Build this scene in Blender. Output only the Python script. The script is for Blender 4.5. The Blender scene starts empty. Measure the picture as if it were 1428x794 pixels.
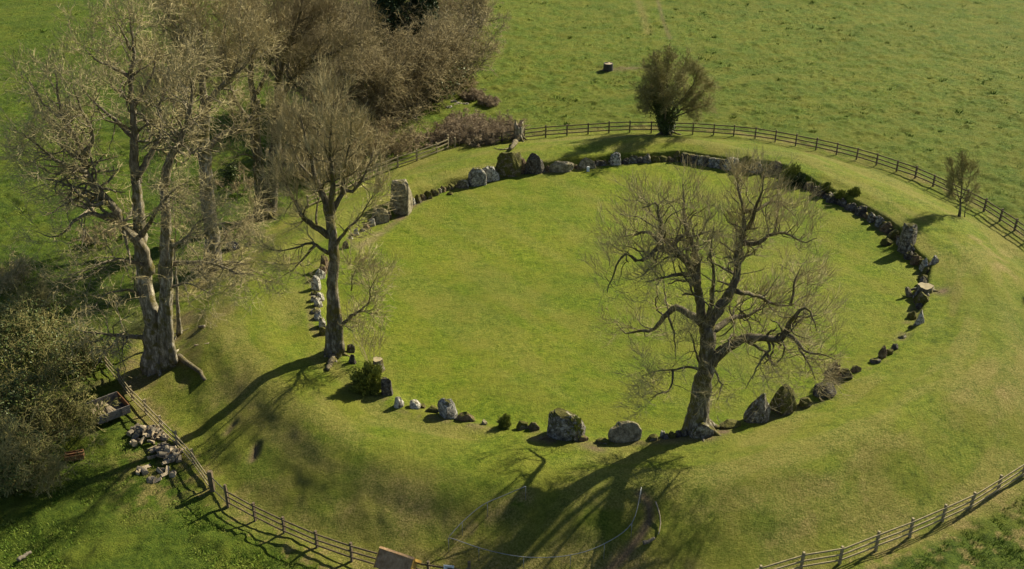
import bpy, math, random
import numpy as np
from mathutils import Vector, Matrix
R_ = math.radians
S = bpy.context.scene
# ------------------------------------------------------------------ camera, sky, sun, exposure
F, PITCH, H = 1500.0, R_(28.65), 39.91          # focal length in px of the 1428 px wide photo, tilt down, height (m)
cam = bpy.data.objects.new('camera', bpy.data.cameras.new('camera'))
S.collection.objects.link(cam)
cam.location = (0, 0, H); cam.rotation_euler = (math.pi/2-PITCH, 0, 0)
cam.data.sensor_width = 36; cam.data.lens = 36*F/1428; cam.data.clip_end = 5000; cam.data.clip_start = 1
S.camera = cam
SUN_EL, SUN_AZ = R_(34), R_(39)                 # azimuth measured from +x towards +y : the side the sun stands on
w = bpy.data.worlds.new('World'); S.world = w; w.use_nodes = True
nt = w.node_tree; bg = nt.nodes['Background']
sky = nt.nodes.new('ShaderNodeTexSky'); sky.sky_type = 'NISHITA'; sky.sun_disc = False
sky.sun_elevation = SUN_EL; sky.sun_rotation = math.pi/2-SUN_AZ
nt.links.new(sky.outputs[0], bg.inputs[0]); bg.inputs[1].default_value = 0.05
sl = bpy.data.lights.new('sun', 'SUN'); sl.energy = 5.0; sl.angle = R_(0.6); sl.color = (1, .905, .64)
so = bpy.data.objects.new('sun', sl); S.collection.objects.link(so)
sd = Vector((math.cos(SUN_AZ)*math.cos(SUN_EL), math.sin(SUN_AZ)*math.cos(SUN_EL), math.sin(SUN_EL)))
so.rotation_euler = sd.to_track_quat('Z', 'Y').to_euler(); so.location = (60, 60, 80)
S.view_settings.view_transform = 'Standard'; S.view_settings.look = 'None'
S.view_settings.exposure = 1.22; S.view_settings.gamma = 1
rng = np.random.default_rng(7); random.seed(7)

# ------------------------------------------------------------------ numeric helpers
def vnoise(x, y, seed=0):
    x = np.asarray(x, float); y = np.asarray(y, float)
    ix = np.floor(x).astype(np.int64); iy = np.floor(y).astype(np.int64)
    fx = x-ix; fy = y-iy; fx = fx*fx*fx*(fx*(fx*6-15)+10); fy = fy*fy*fy*(fy*(fy*6-15)+10)
    def h(a, b):
        v = (a*374761393+b*668265263+seed*974634777) & 0xffffffff
        v = ((v ^ (v >> 13))*1274126177) & 0xffffffff
        v = ((v ^ (v >> 16))*2246822519) & 0xffffffff
        return ((v ^ (v >> 15)) & 0xffffff)/float(0xffffff)
    return (h(ix, iy)*(1-fx)+h(ix+1, iy)*fx)*(1-fy)+(h(ix, iy+1)*(1-fx)+h(ix+1, iy+1)*fx)*fy
def fbm(x, y, f, octv=3, seed=0, gain=.5):
    a = 1; s = 0; t = 0
    for o in range(octv):
        c, sn = math.cos(o*.9+seed), math.sin(o*.9+seed)
        s = s+a*vnoise((x*c-y*sn)*f+o*17.3, (x*sn+y*c)*f+o*9.1, seed+o); t += a; a *= gain; f *= 2.07
    return s/t
def sstep(a, b, x):
    t = np.clip((x-a)/(b-a), 0, 1); return t*t*(3-2*t)
CX, CY = 7.95, 74.74                            # centre of the ring
def ray(px, py):
    px = np.asarray(px, float); py = np.asarray(py, float)
    u = (px-714)/F; v = (py-397)/F
    return u, math.cos(PITCH)-v*math.sin(PITCH), -math.sin(PITCH)-v*math.cos(PITCH)
def flat(px, py, z=0.):
    u, dy, dz = ray(px, py); t = (z-H)/dz; return u*t, dy*t
# ring and fence outlines: radius by bearing
RB = [(497,336),(519,318),(531,313),(559,299),(582,284),(606,275),(631,265),(646,263.5),(665,260),(684,254),(708,247),(746,243),(780,240),(816,235.5),(858,230.5),(901,228),(943,226),(954,227),(984,231.5),(1017,236.5),(1052,241),(1080,243),(1110,257),(1126,266),(1159,283),(1184,294),(1211,310),(1243,331),(1264,361),(1284,377),(1279,400),(1274,428),(1268,447),(1256,474)]
RF = [(487,505),(530,548),(557,567),(620,582),(700,597),(735,598),(790,612),(870,613),(920,612),(1000,603),(1055,585),(1095,568),(1150,548),(1185,520),(1235,493),(437,395),(437,440),(445,470),(497,335)]
def polar(pts):
    a = np.array([math.atan2(y-CY, x-CX) for x, y in pts]); r = np.array([math.hypot(x-CX, y-CY) for x, y in pts])
    o = np.argsort(a); return a[o], r[o]
def smoothper(a, r, sig):
    g = np.linspace(-math.pi, math.pi, 721); v = np.interp(g, a, r, period=2*math.pi)
    k = np.exp(-.5*(np.arange(-40, 41)*.5/sig)**2); k /= k.sum()
    vv = np.concatenate([v[-41:-1], v, v[1:41]]); return g, np.convolve(vv, k, 'valid')
ra, rr = polar([flat(*p, 0) for p in RB]+[flat(*p, .6) for p in RF])
RG, RR = smoothper(ra, rr, 1.2)
FB = [(670,201),(761,190),(849,184),(930,182),(1053,193),(1166,215),(1276,249),(1372,294),(1414,322),(1480,375)]
FL = [(527,243),(555,233),(609,214),(475,263),(430,285)]
FF = [(162,530),(205,579),(248,623),(296,686),(356,724),(442,764),(491,781),(600,806),(1058,812),(1171,785),(1268,747),(1353,709),(1426,664),(1490,622)]
fa, fr = polar([flat(*p, 0) for p in FB+FL]+[flat(*p, -.7) for p in FF])
FG, FRR = smoothper(fa, fr, 3.0)
def az(deg0, vals):                             # periodic interpolation over bearing (degrees)
    return np.array(deg0, float), np.array(vals, float)
HBa, HBv = az([-180,-150,-120,-90,-60,-35,-10,20,60,90,120,150,180], [.6,.55,.5,.5,.5,.55,.65,.8,.85,.9,.85,.7,.6])
ZOa, ZOv = az([-180,-150,-120,-90,-60,-30,0,60,90,120,150,180], [-1.2,-1.45,-1.6,-1.75,-1.7,-1.3,-.4,.1,.1,.1,-.5,-1.2])
def rel(x, y):
    th = np.arctan2(y-CY, x-CX); r = np.hypot(x-CX, y-CY)
    return th, r, np.interp(th, RG, RR), np.interp(th, FG, FRR)
def height(x, y):
    x = np.asarray(x, float); y = np.asarray(y, float)
    th, r, rin, rf = rel(x, y); d = np.degrees(th)
    hb = np.interp(d, HBa, HBv, period=360); zo = np.interp(d, ZOa, ZOv, period=360)
    u = (r-rin)/np.maximum(rf-rin, 1)
    dome = (.22+.28*np.clip(-np.sin(th)+.2, 0, 1))*np.exp(-((u-.33)/.2)**2)
    bk = sstep(-40, -5, d)*(1-sstep(150, 172, d))                       # back arc: upright earth face behind the stones; front: soft inner slope
    q = r-rin; z = hb*(bk*sstep(.35, .85, q)+(1-bk)*sstep(-1.8, .1, q))+dome*sstep(0, .25, u)
    z = z*(1-sstep(.42, .92, u))+zo*sstep(.42, .94, u)
    far = np.maximum(r-rf, 0)
    z = z+sstep(5, 60, far)*(fbm(x, y, .02, 2, 5)-.5)*1.5
    return z
def ground(px, py):                             # where the view ray of a photo pixel meets the ground
    u, dy, dz = ray(px, py); z = 0.
    for _ in range(25):
        t = (z-H)/dz; z = z*.4+.6*float(height(u*t, dy*t))
    t = (z-H)/dz
    return Vector((u*t, dy*t, z))
def atY(px, py, Y):                             # point of the view ray on the upright plane at distance Y
    u, dy, dz = ray(px, py); t = Y/dy
    return Vector((u*t, Y, H+dz*t))
def ppm(p):                                     # photo pixels per metre at p
    d = p.y*math.cos(PITCH)+(H-p.z)*math.sin(PITCH); return F/d
def seg_dist(x, y, pts):
    d = np.full(np.shape(x), 1e9)
    for (ax, ay), (bx, by) in zip(pts[:-1], pts[1:]):
        L = (bx-ax)**2+(by-ay)**2+1e-9; t = np.clip(((x-ax)*(bx-ax)+(y-ay)*(by-ay))/L, 0, 1)
        d = np.minimum(d, np.hypot(x-ax-t*(bx-ax), y-ay-t*(by-ay)))
    return d
def gp(*pix): return [tuple(ground(*p)[:2]) for p in pix]

# ------------------------------------------------------------------ object helpers
def tag(o, label=None, cat=None, group=None, kind=None):
    if label: o['label'] = label
    if cat: o['category'] = cat
    if group: o['group'] = group
    if kind: o['kind'] = kind
    return o
def link(o, parent=None):
    S.collection.objects.link(o)
    if parent: o.parent = parent
    return o
def empty(name, loc=(0, 0, 0), rz=0):
    o = bpy.data.objects.new(name, None); o.location = loc; o.rotation_euler.z = rz; o.empty_display_size = .3
    return link(o)
def npmesh(name, V, Q=None, T=None, mat=None, smooth=False, matidx=None):
    me = bpy.data.meshes.new(name); V = np.asarray(V, np.float32).reshape(-1, 3)
    Q = np.zeros((0, 4), int) if Q is None else np.asarray(Q).reshape(-1, 4)
    T = np.zeros((0, 3), int) if T is None else np.asarray(T).reshape(-1, 3)
    me.vertices.add(len(V)); me.vertices.foreach_set('co', V.ravel())
    nl = len(Q)*4+len(T)*3; me.loops.add(nl)
    me.loops.foreach_set('vertex_index', np.concatenate([Q.ravel(), T.ravel()]).astype(np.int32))
    me.polygons.add(len(Q)+len(T))
    me.polygons.foreach_set('loop_start', np.concatenate([np.arange(len(Q))*4, len(Q)*4+np.arange(len(T))*3]).astype(np.int32))
    me.polygons.foreach_set('loop_total', np.concatenate([np.full(len(Q), 4), np.full(len(T), 3)]).astype(np.int32))
    me.polygons.foreach_set('use_smooth', np.full(len(Q)+len(T), smooth))
    if mat: me.materials.append(mat)
    me.update(calc_edges=True)
    return me
def obj(name, me, parent=None, loc=None):
    o = bpy.data.objects.new(name, me)
    if loc is not None: o.location = loc
    return link(o, parent)
class MB:                                        # collects boxes, tubes into one mesh
    def __init__(s): s.v = []; s.q = []; s.t = []; s.n = 0
    def add(s, V, Q=None, T=None):
        V = np.asarray(V, float).reshape(-1, 3)
        if Q is not None and len(Q): s.q.append(np.asarray(Q)+s.n)
        if T is not None and len(T): s.t.append(np.asarray(T)+s.n)
        s.v.append(V); s.n += len(V); return s
    def box(s, c, d, M=None):
        c = np.array(c, float); d = np.array(d, float)/2
        V = np.array([[x, y, z] for x in (-1, 1) for y in (-1, 1) for z in (-1, 1)])*d
        if M is not None: V = V@np.array(M).T
        return s.add(V+c, [[0,1,3,2],[4,6,7,5],[0,4,5,1],[2,3,7,6],[0,2,6,4],[1,5,7,3]])
    def beam(s, a, b, w, h, up=(0, 0, 1)):       # board from a to b
        a = Vector(a); b = Vector(b); d = b-a; L = d.length; d.normalize()
        sdv = d.cross(Vector(up)).normalized(); u = sdv.cross(d)
        M = np.array([list(d), list(sdv), list(u)]).T
        return s.box((a+b)/2, (L, w, h), M)
    def tubes(s, Ps, Rs, n=6, cap=True):
        V, Q, T = tubes(Ps, Rs, n, cap); return s.add(V, Q, T)
    def build(s, name, mat, parent=None, loc=None, smooth=False):
        me = npmesh(name, np.concatenate(s.v), np.concatenate(s.q) if s.q else None, np.concatenate(s.t) if s.t else None, mat, smooth)
        return obj(name, me, parent, loc)
def nrm(a): return a/np.maximum(np.linalg.norm(a, axis=-1, keepdims=True), 1e-9)
def tubes(Ps, Rs, n=6, cap=False, rough=0.):
    Ps = np.asarray(Ps, float); Rs = np.asarray(Rs, float)
    if Ps.ndim == 2: Ps = Ps[None]; Rs = Rs[None]
    N, K, _ = Ps.shape
    tg = np.empty_like(Ps); tg[:, 1:-1] = Ps[:, 2:]-Ps[:, :-2]; tg[:, 0] = Ps[:, 1]-Ps[:, 0]; tg[:, -1] = Ps[:, -1]-Ps[:, -2]
    tg = nrm(tg)
    ref = np.where(np.abs(tg[:, :1, 2:3]) > .9, np.array([1., 0, 0]), np.array([0, 0, 1.]))
    ref = np.broadcast_to(nrm(ref+np.array([.13, .21, 0])), tg.shape)
    a = nrm(np.cross(tg, ref)); b = np.cross(tg, a)
    ang = np.arange(n)*2*np.pi/n
    rad = Rs[:, :, None, None]*np.ones((1, 1, n, 1))
    if rough: rad = rad*(1+rough*(rng.random((N, K, n, 1))-.5))
    V = Ps[:, :, None, :]+rad*(a[:, :, None, :]*np.cos(ang)[None, None, :, None]+b[:, :, None, :]*np.sin(ang)[None, None, :, None])
    idx = np.arange(N*K*n).reshape(N, K, n)
    i0 = idx[:, :-1]; i1 = idx[:, 1:]
    Q = np.stack([i0, np.roll(i0, -1, 2), np.roll(i1, -1, 2), i1], -1).reshape(-1, 4)
    T = np.zeros((0, 3), int); V = V.reshape(-1, 3)
    if cap:
        c = Ps[:, [0, -1]].reshape(-1, 3); ci = N*K*n+np.arange(2*N).reshape(N, 2); V = np.concatenate([V, c])
        T0 = np.stack([np.roll(idx[:, 0], -1, 1), idx[:, 0], np.broadcast_to(ci[:, :1], (N, n))], -1).reshape(-1, 3)
        T1 = np.stack([idx[:, -1], np.roll(idx[:, -1], -1, 1), np.broadcast_to(ci[:, 1:], (N, n))], -1).reshape(-1, 3)
        T = np.concatenate([T0, T1])
    return V, Q, T

# ------------------------------------------------------------------ materials
def newmat(name):
    m = bpy.data.materials.new(name); m.use_nodes = True; t = m.node_tree
    b = t.nodes['Principled BSDF']; b.inputs['Roughness'].default_value = .9
    if 'Specular IOR Level' in b.inputs: b.inputs['Specular IOR Level'].default_value = .25
    return m, t, b
def N_(t, k, **kw):
    n = t.nodes.new(k)
    for a, v in kw.items():
        if a.startswith('i_'): n.inputs[int(a[2:]) if a[2:].isdigit() else a[2:]].default_value = v
        else: setattr(n, a, v)
    return n
def noise(t, scale, detail=4, rough=.55, vec=None):
    n = N_(t, 'ShaderNodeTexNoise'); n.inputs['Scale'].default_value = scale; n.inputs['Detail'].default_value = detail
    n.inputs['Roughness'].default_value = rough
    if vec: t.links.new(vec, n.inputs['Vector'])
    return n.outputs['Fac']
def ramp(t, fac, stops):
    r = N_(t, 'ShaderNodeValToRGB'); e = r.color_ramp.elements
    while len(e) > 1: e.remove(e[-1])
    for i, (p, c) in enumerate(stops):
        el = e[0] if i == 0 else e.new(p)
        el.position = p; el.color = (*c, 1) if len(c) == 3 else c
    t.links.new(fac, r.inputs[0]); return r.outputs[0]
def mix(t, f, a, b):
    m = N_(t, 'ShaderNodeMix', data_type='RGBA')
    for k, v in ((0, f), (6, a), (7, b)):
        if hasattr(v, 'is_linked') or hasattr(v, 'links'): t.links.new(v, m.inputs[k])
        elif k == 0: m.inputs[0].default_value = v
        else: m.inputs[k].default_value = (*v, 1)
    return m.outputs[2]
def mth(t, op, a, b=0., clamp=False):
    m = N_(t, 'ShaderNodeMath', operation=op, use_clamp=clamp)
    for k, v in ((0, a), (1, b)):
        if hasattr(v, 'links'): t.links.new(v, m.inputs[k])
        else: m.inputs[k].default_value = v
    return m.outputs[0]
def bump(t, b, hgt, dist, strength=1.):
    n = N_(t, 'ShaderNodeBump'); n.inputs['Strength'].default_value = strength; n.inputs['Distance'].default_value = dist
    t.links.new(hgt, n.inputs['Height']); t.links.new(n.outputs[0], b.inputs['Normal'])
def objvec(t): return N_(t, 'ShaderNodeTexCoord').outputs['Object']

def mat_ground():
    m, t, b = newmat('turf'); v = objvec(t)
    at = N_(t, 'ShaderNodeAttribute', attribute_name='mask'); sp = N_(t, 'ShaderNodeSeparateColor'); t.links.new(at.outputs['Color'], sp.inputs[0])
    dry, dirt, wild = sp.outputs
    n1 = noise(t, .35, 5, .6, v); n2 = noise(t, 2.2, 5, .65, v); n3 = noise(t, 9, 4, .7, v)
    nn = mth(t, 'ADD', mth(t, 'MULTIPLY', n2, .5), mth(t, 'MULTIPLY', n3, .5))
    lawn = ramp(t, nn, [(.41, (.068, .104, .005)), (.5, (.122, .170, .008)), (.59, (.190, .228, .018))])
    wildc = ramp(t, nn, [(.41, (.050, .088, .007)), (.5, (.095, .145, .011)), (.59, (.150, .190, .022))])
    c = mix(t, wild, lawn, wildc)
    n0 = noise(t, .06, 4, .6, v)
    c = mix(t, mth(t, 'MULTIPLY', ramp(t, n0, [(.42, (1, 1, 1)), (.58, (0, 0, 0))]), .35), c, (.062, .105, .009))
    c = mix(t, mth(t, 'MULTIPLY', ramp(t, n1, [(.40, (0, 0, 0)), (.62, (1, 1, 1))]), .5), c, (.19, .18, .026))
    lushc = ramp(t, nn, [(.41, (.034, .064, .006)), (.5, (.062, .102, .009)), (.59, (.105, .145, .016))])
    c = mix(t, at.outputs['Alpha'], c, lushc)
    dn = mth(t, 'MULTIPLY', dry, ramp(t, nn, [(.32, (.35,)*3), (.6, (1, 1, 1))]), True)
    c = mix(t, dn, c, ramp(t, n3, [(.38, (.14, .115, .035)), (.62, (.34, .27, .11))]))
    c = mix(t, dirt, c, ramp(t, n3, [(.3, (.10, .072, .040)), (.7, (.22, .165, .10))]))
    t.links.new(c, b.inputs['Base Color']); b.inputs['Specular IOR Level'].default_value = .12
    hh = mth(t, 'ADD', mth(t, 'MULTIPLY', noise(t, 4, 6, .7, v), .7), mth(t, 'MULTIPLY', noise(t, 16, 3, .7, v), .3))
    hs = mth(t, 'MULTIPLY', hh, mth(t, 'ADD', mth(t, 'MULTIPLY', wild, .5), .7))
    bump(t, b, hs, .5)
    return m
def mat_stone(name, base, light, lich, moss, mossc=(.085, .08, .014)):
    m, t, b = newmat(name); v0 = objvec(t)
    oi = N_(t, 'ShaderNodeObjectInfo'); va = N_(t, 'ShaderNodeVectorMath', operation='ADD'); sc = N_(t, 'ShaderNodeVectorMath', operation='SCALE')
    t.links.new(oi.outputs['Location'], sc.inputs[0]); sc.inputs['Scale'].default_value = 1.7
    t.links.new(v0, va.inputs[0]); t.links.new(sc.outputs[0], va.inputs[1]); v = va.outputs[0]
    c = ramp(t, noise(t, 3.2, 6, .7, v), [(.36, tuple(x*.35 for x in base)), (.5, base), (.64, light)])
    lf = ramp(t, noise(t, 5.5, 5, .6, v), [(.60-lich*.25, (0, 0, 0)), (.66-lich*.25, (1, 1, 1))])
    c = mix(t, mth(t, 'MULTIPLY', lf, min(1, lich*1.4)), c, (.52, .50, .44))
    g = N_(t, 'ShaderNodeNewGeometry'); sx = N_(t, 'ShaderNodeSeparateXYZ'); t.links.new(g.outputs['Normal'], sx.inputs[0])
    mf = mth(t, 'ADD', mth(t, 'MULTIPLY', sx.outputs[2], .32), noise(t, 2.6, 5, .65, v))
    mf = ramp(t, mf, [(.88-moss*.45, (0, 0, 0)), (.98-moss*.45, (1, 1, 1))])
    c = mix(t, mf, c, ramp(t, noise(t, 11, 3, .6, v), [(.3, tuple(x*.45 for x in mossc)), (.7, tuple(x*1.3 for x in mossc))]))
    t.links.new(c, b.inputs['Base Color'])
    bump(t, b, noise(t, 7, 8, .72, v), .12)
    return m
def mat_bark(name, a, c2, moss=0., mossc=(.10, .085, .015), sc=1.):
    m, t, b = newmat(name); v = objvec(t)
    mp = N_(t, 'ShaderNodeMapping'); mp.inputs['Scale'].default_value = (1, 1, .28); t.links.new(v, mp.inputs[0]); v2 = mp.outputs[0]
    c = ramp(t, noise(t, 5*sc, 6, .7, v2), [(.34, tuple(x*.4 for x in a)), (.5, a), (.68, c2)])
    if moss:
        mf = ramp(t, noise(t, 1.6, 5, .65, v), [(.62-moss*.3, (0, 0, 0)), (.74-moss*.3, (1, 1, 1))])
        c = mix(t, mth(t, 'MULTIPLY', mf, .85), c, mossc)
    t.links.new(c, b.inputs['Base Color']); bump(t, b, noise(t, 9*sc, 7, .75, v2), .1)
    return m
def mat_plain(name, lo, hi, sc=3., rough=.9, bd=.02, stretch=None, metal=0.):
    m, t, b = newmat(name); v = objvec(t)
    if stretch: mp = N_(t, 'ShaderNodeMapping'); mp.inputs['Scale'].default_value = stretch; t.links.new(v, mp.inputs[0]); v = mp.outputs[0]
    c = ramp(t, noise(t, sc, 5, .65, v), [(.3, lo), (.7, hi)])
    t.links.new(c, b.inputs['Base Color']); b.inputs['Roughness'].default_value = rough; b.inputs['Metallic'].default_value = metal
    if bd: bump(t, b, noise(t, sc*3, 5, .7, v), bd)
    return m
M = dict(
    ground=mat_ground(),
    grey=mat_stone('grey_stone', (.10, .086, .066), (.24, .215, .17), .28, .5),
    tan=mat_stone('tan_stone', (.20, .17, .11), (.33, .29, .205), .03, .2),
    blue=mat_stone('blue_grey_stone', (.12, .113, .10), (.25, .24, .225), .35, .3),
    white=mat_stone('white_stone', (.15, .13, .108), (.32, .295, .26), .5, .3),
    dark=mat_stone('dark_stone', (.06, .05, .042), (.12, .105, .09), .15, .3),
    brown=mat_stone('brown_stone', (.12, .08, .045), (.2, .145, .09), .1, .45),
    moss=mat_stone('mossy_stone', (.11, .085, .055), (.2, .17, .12), .15, .95),
    bark=mat_bark('oak_bark', (.12, .102, .074), (.38, .35, .28), .5),
    pale=mat_bark('pale_bark', (.19, .165, .12), (.52, .47, .39), .45),
    limb=mat_bark('limb_bark', (.105, .088, .057), (.25, .215, .15), .4, sc=1.5),
    palelimb=mat_bark('pale_limb_bark', (.16, .135, .095), (.32, .28, .21), .3, sc=1.5),
    twig=mat_plain('twig_bark', (.16, .13, .065), (.29, .235, .13), 1.2, .9, 0),
    twig_tan=mat_plain('tan_twig_bark', (.23, .19, .095), (.41, .35, .19), 1.2, .9, 0),
    twig_brown=mat_plain('brown_twig_bark', (.19, .155, .075), (.33, .265, .14), .8, .9, 0),
    twig_grey=mat_plain('grey_bramble_stem', (.17, .13, .08), (.32, .25, .165), .8, .9, 0),
    twig_green=mat_plain('olive_twig', (.15, .135, .05), (.29, .26, .10), .8, .9, 0),
    leaf=mat_plain('ivy_leaf', (.030, .048, .010), (.09, .12, .028), 1.5, .5, 0),
    leafy=mat_plain('olive_leaf', (.06, .075, .012), (.15, .16, .03), 1.5, .7, 0),
    leafl=mat_plain('yellow_green_leaf', (.09, .11, .015), (.24, .25, .05), 2.5, .7, 0),
    leafd=mat_plain('conifer_needles', (.014, .028, .009), (.045, .07, .02), 1.5, .6, 0),
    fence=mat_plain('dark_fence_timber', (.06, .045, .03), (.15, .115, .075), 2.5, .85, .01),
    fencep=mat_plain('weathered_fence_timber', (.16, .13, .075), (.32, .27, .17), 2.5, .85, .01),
    wood=mat_plain('split_wood', (.17, .135, .09), (.42, .34, .24), 3.5, .85, .02),
    woodd=mat_plain('dark_log_bark', (.08, .068, .052), (.2, .17, .13), 4, .9, .03),
    metal=mat_plain('galvanised_tube', (.16, .17, .175), (.26, .27, .275), 4, .45, 0, metal=.6),
    iron=mat_plain('dark_iron', (.03, .03, .032), (.08, .075, .07), 4, .6, 0, metal=.3),
    cart=mat_plain('weathered_cart_board', (.07, .062, .058), (.17, .155, .145), 3, .8, .02),
    rust=mat_plain('rusty_sheet', (.10, .045, .02), (.22, .11, .05), 4, .8, .02),
    roof=mat_plain('lichened_shingle', (.20, .115, .055), (.42, .28, .16), 3.2, .9, .05),
    yellow=mat_plain('varnished_pine', (.42, .24, .05), (.55, .34, .09), 2.5, .6, .005, (1, 1, .2)),
    sign=mat_plain('white_enamel', (.60, .64, .70), (.70, .74, .80), 3, .5, 0),
    teal=mat_plain('teal_board', (.03, .10, .11), (.10, .24, .26), 3, .5, 0),
    black=mat_plain('black_plastic', (.008, .008, .010), (.03, .03, .035), 5, .35, 0),
)

# ------------------------------------------------------------------ ground sheet
def axis(lo, hi, step, far_lo, far_hi, g):
    a = list(np.arange(lo, hi, step)); s = step; x = a[-1]
    while x < far_hi: s *= g; x += s; a.append(x)
    s = step; x = lo; b = []
    while x > far_lo: s *= g; x -= s; b.append(x)
    return np.array(b[::-1]+a)
gx = axis(-48, 58, .2, -1600, 1600, 1.02); gy = axis(36, 116, .2, -300, 2500, 1.012)
X, Y = np.meshgrid(gx, gy); th, r, rin, rf = rel(X, Y); u = (r-rin)/np.maximum(rf-rin, 1)
Z = height(X, Y)
lawn = 1-sstep(-.3, .3, r-rin); out = sstep(-.3, .8, r-rf); bank = (1-lawn)*(1-out); dg = np.degrees(th)
front = np.clip(np.interp(dg, [-180, -150, -120, -60, -20, 10, 40, 150, 180], [.6, .9, 1, 1, .8, .3, .05, .1, .6]), 0, 1)
slope = sstep(.35, .6, u)*(1-out)*front
fade = np.clip(1-(r-60)/300, 0, 1)
Z += lawn*((fbm(X, Y, 1.1, 3, 1)-.5)*.11+(fbm(X, Y, .12, 2, 41)-.5)*.25)
Z += bank*((fbm(X, Y, .8, 3, 2)-.5)*.15+(fbm(r*.9, dg*.10, .5, 2, 55)-.5)*.35)+slope*((fbm(X, Y, 2.2, 2, 3)-.5)*.07+(fbm(X, Y, .2, 2, 31)-.5)*.4)
tus = sstep(.60, .78, fbm(X, Y, .8, 2, 4))*.17+(fbm(X, Y, 1.3, 2, 14)-.5)*.24
Z += out*(tus+(fbm(X, Y, .16, 2, 9)-.5)*.3)*fade
path = seg_dist(X, Y, gp((893,688),(905,700),(906,722),(892,748),(868,775),(845,795)))
Z -= .09*np.exp(-(path/.3)**2)
scar1 = seg_dist(X, Y, gp((352,640),(357,622))); scar2 = seg_dist(X, Y, gp((316,605),(325,592)))
Z -= .22*np.exp(-(scar1/.3)**2)+.12*np.exp(-(scar2/.3)**2)
dry = np.zeros_like(X); dirt = np.zeros_like(X)
n_big = fbm(X, Y, .25, 3, 21); n_mid = fbm(X, Y, .8, 3, 22); n_sm = fbm(X, Y, 1.9, 2, 23)
dry += bank*.16*n_big+slope*(sstep(.45, .65, n_big)*.28+sstep(.58, .72, n_mid)*.25)
dry += bank*sstep(.45, .7, fbm((r-rin)*1.0, dg*.12, .7, 3, 33))*.38+slope*.10
dry += lawn*.16*sstep(.45, .66, fbm((X*.8+Y*.6), (Y*.8-X*.6)*.14, .7, 3, 61))
backstrip = np.exp(-((r-rf-.5)/.45)**2)*np.clip(np.interp(dg, [-40, -10, 60, 110, 130, 180], [.0, .7, .9, .5, .1, 0]), 0, 1)
dry += backstrip*sstep(.4, .6, n_mid)*1.1
fr_out = np.exp(-((r-rf-2.6)/1.9)**2)*sstep(-75, -65, dg)*(1-sstep(-30, -20, dg))
dry += fr_out*sstep(.60, .66, n_sm)*1.3
dry += sstep(.64, .70, n_sm)*sstep(.85, .95, u)*(u < 1.05)*front*.9
sp_ = seg_dist(X, Y, gp((1360,335),(1385,350),(1405,378))); dry += .8*np.exp(-(sp_/1.1)**2)*sstep(.35, .6, n_mid)
lg = seg_dist(X, Y, gp((200,640),(215,690),(245,665))); dry += .85*np.exp(-(lg/1.9)**2)*sstep(.42, .56, n_sm)
wr = seg_dist(X, Y, gp((628,772),(640,750),(690,715),(735,692))); dry += np.exp(-(wr/.5)**2)*.8*sstep(.4, .55, n_sm)
trk = seg_dist(X, Y, gp((917,0),(925,30),(935,56))); dirt += .55*np.exp(-(trk/.3)**2)
trk2 = seg_dist(X, Y, gp((889,0),(897,22),(904,46))); dry += .6*np.exp(-(trk2/.6)**2)
dirt += np.exp(-(path/.27)**2)*1.1+np.exp(-(scar1/.3)**2)+np.exp(-(scar2/.25)**2)*.8
ringd = np.abs(r-rin-.1); dirt += np.exp(-(ringd/.4)**2)*sstep(.48, .6, n_mid)*.6
for a, b_, w_, k in (((846,97),(900,94),.8,.7),((748,612),(765,617),.5,.7),((820,622),(835,628),.5,.8),((575,284),(560,303),.5,.6),((560,303),(500,345),.4,.6),((1295,404),(1316,404),.6,.8),((1010,600),(985,612),.5,.6)):
    dd = seg_dist(X, Y, gp(a, b_)); dirt += k*np.exp(-(dd/w_)**2)*(.5+n_sm)
lf = seg_dist(X, Y, gp((60,560),(140,520),(200,520),(290,380),(370,300),(440,250),(560,190))); und = np.exp(-(lf/4.5)**2)
dirt += und*sstep(.5, .66, n_mid)*.5
wild = np.clip(out*1.0+slope*.35+bank*.08, 0, 1)
V = np.stack([X, Y, Z], -1).reshape(-1, 3); ny, nx = X.shape
ii = np.arange(ny*nx).reshape(ny, nx); Q = np.stack([ii[:-1, :-1], ii[:-1, 1:], ii[1:, 1:], ii[1:, :-1]], -1).reshape(-1, 4)
lush = sstep(8, -14, X)*sstep(64, 74, Y)*(1-.55*sstep(110, 150, Y))*out
lush = np.maximum(lush, out*sstep(62, 54, Y)*.9); lush = np.maximum(lush, out*sstep(-20, -30, X)*.8)*(1-.5*sstep(.45, .62, n_big))
lush = np.clip(lush*(1-sstep(-30, -12, X)*sstep(70, 80, Y)*.6), 0, 1)
me = npmesh('ground', V, Q, None, M['ground'], True)
at = me.color_attributes.new('mask', 'FLOAT_COLOR', 'POINT')
at.data.foreach_set('color', np.stack([np.clip(dry, 0, 1), np.clip(dirt, 0, 1), wild, lush], -1).astype(np.float32).ravel())
tag(obj('ground', me), kind='structure')

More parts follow.
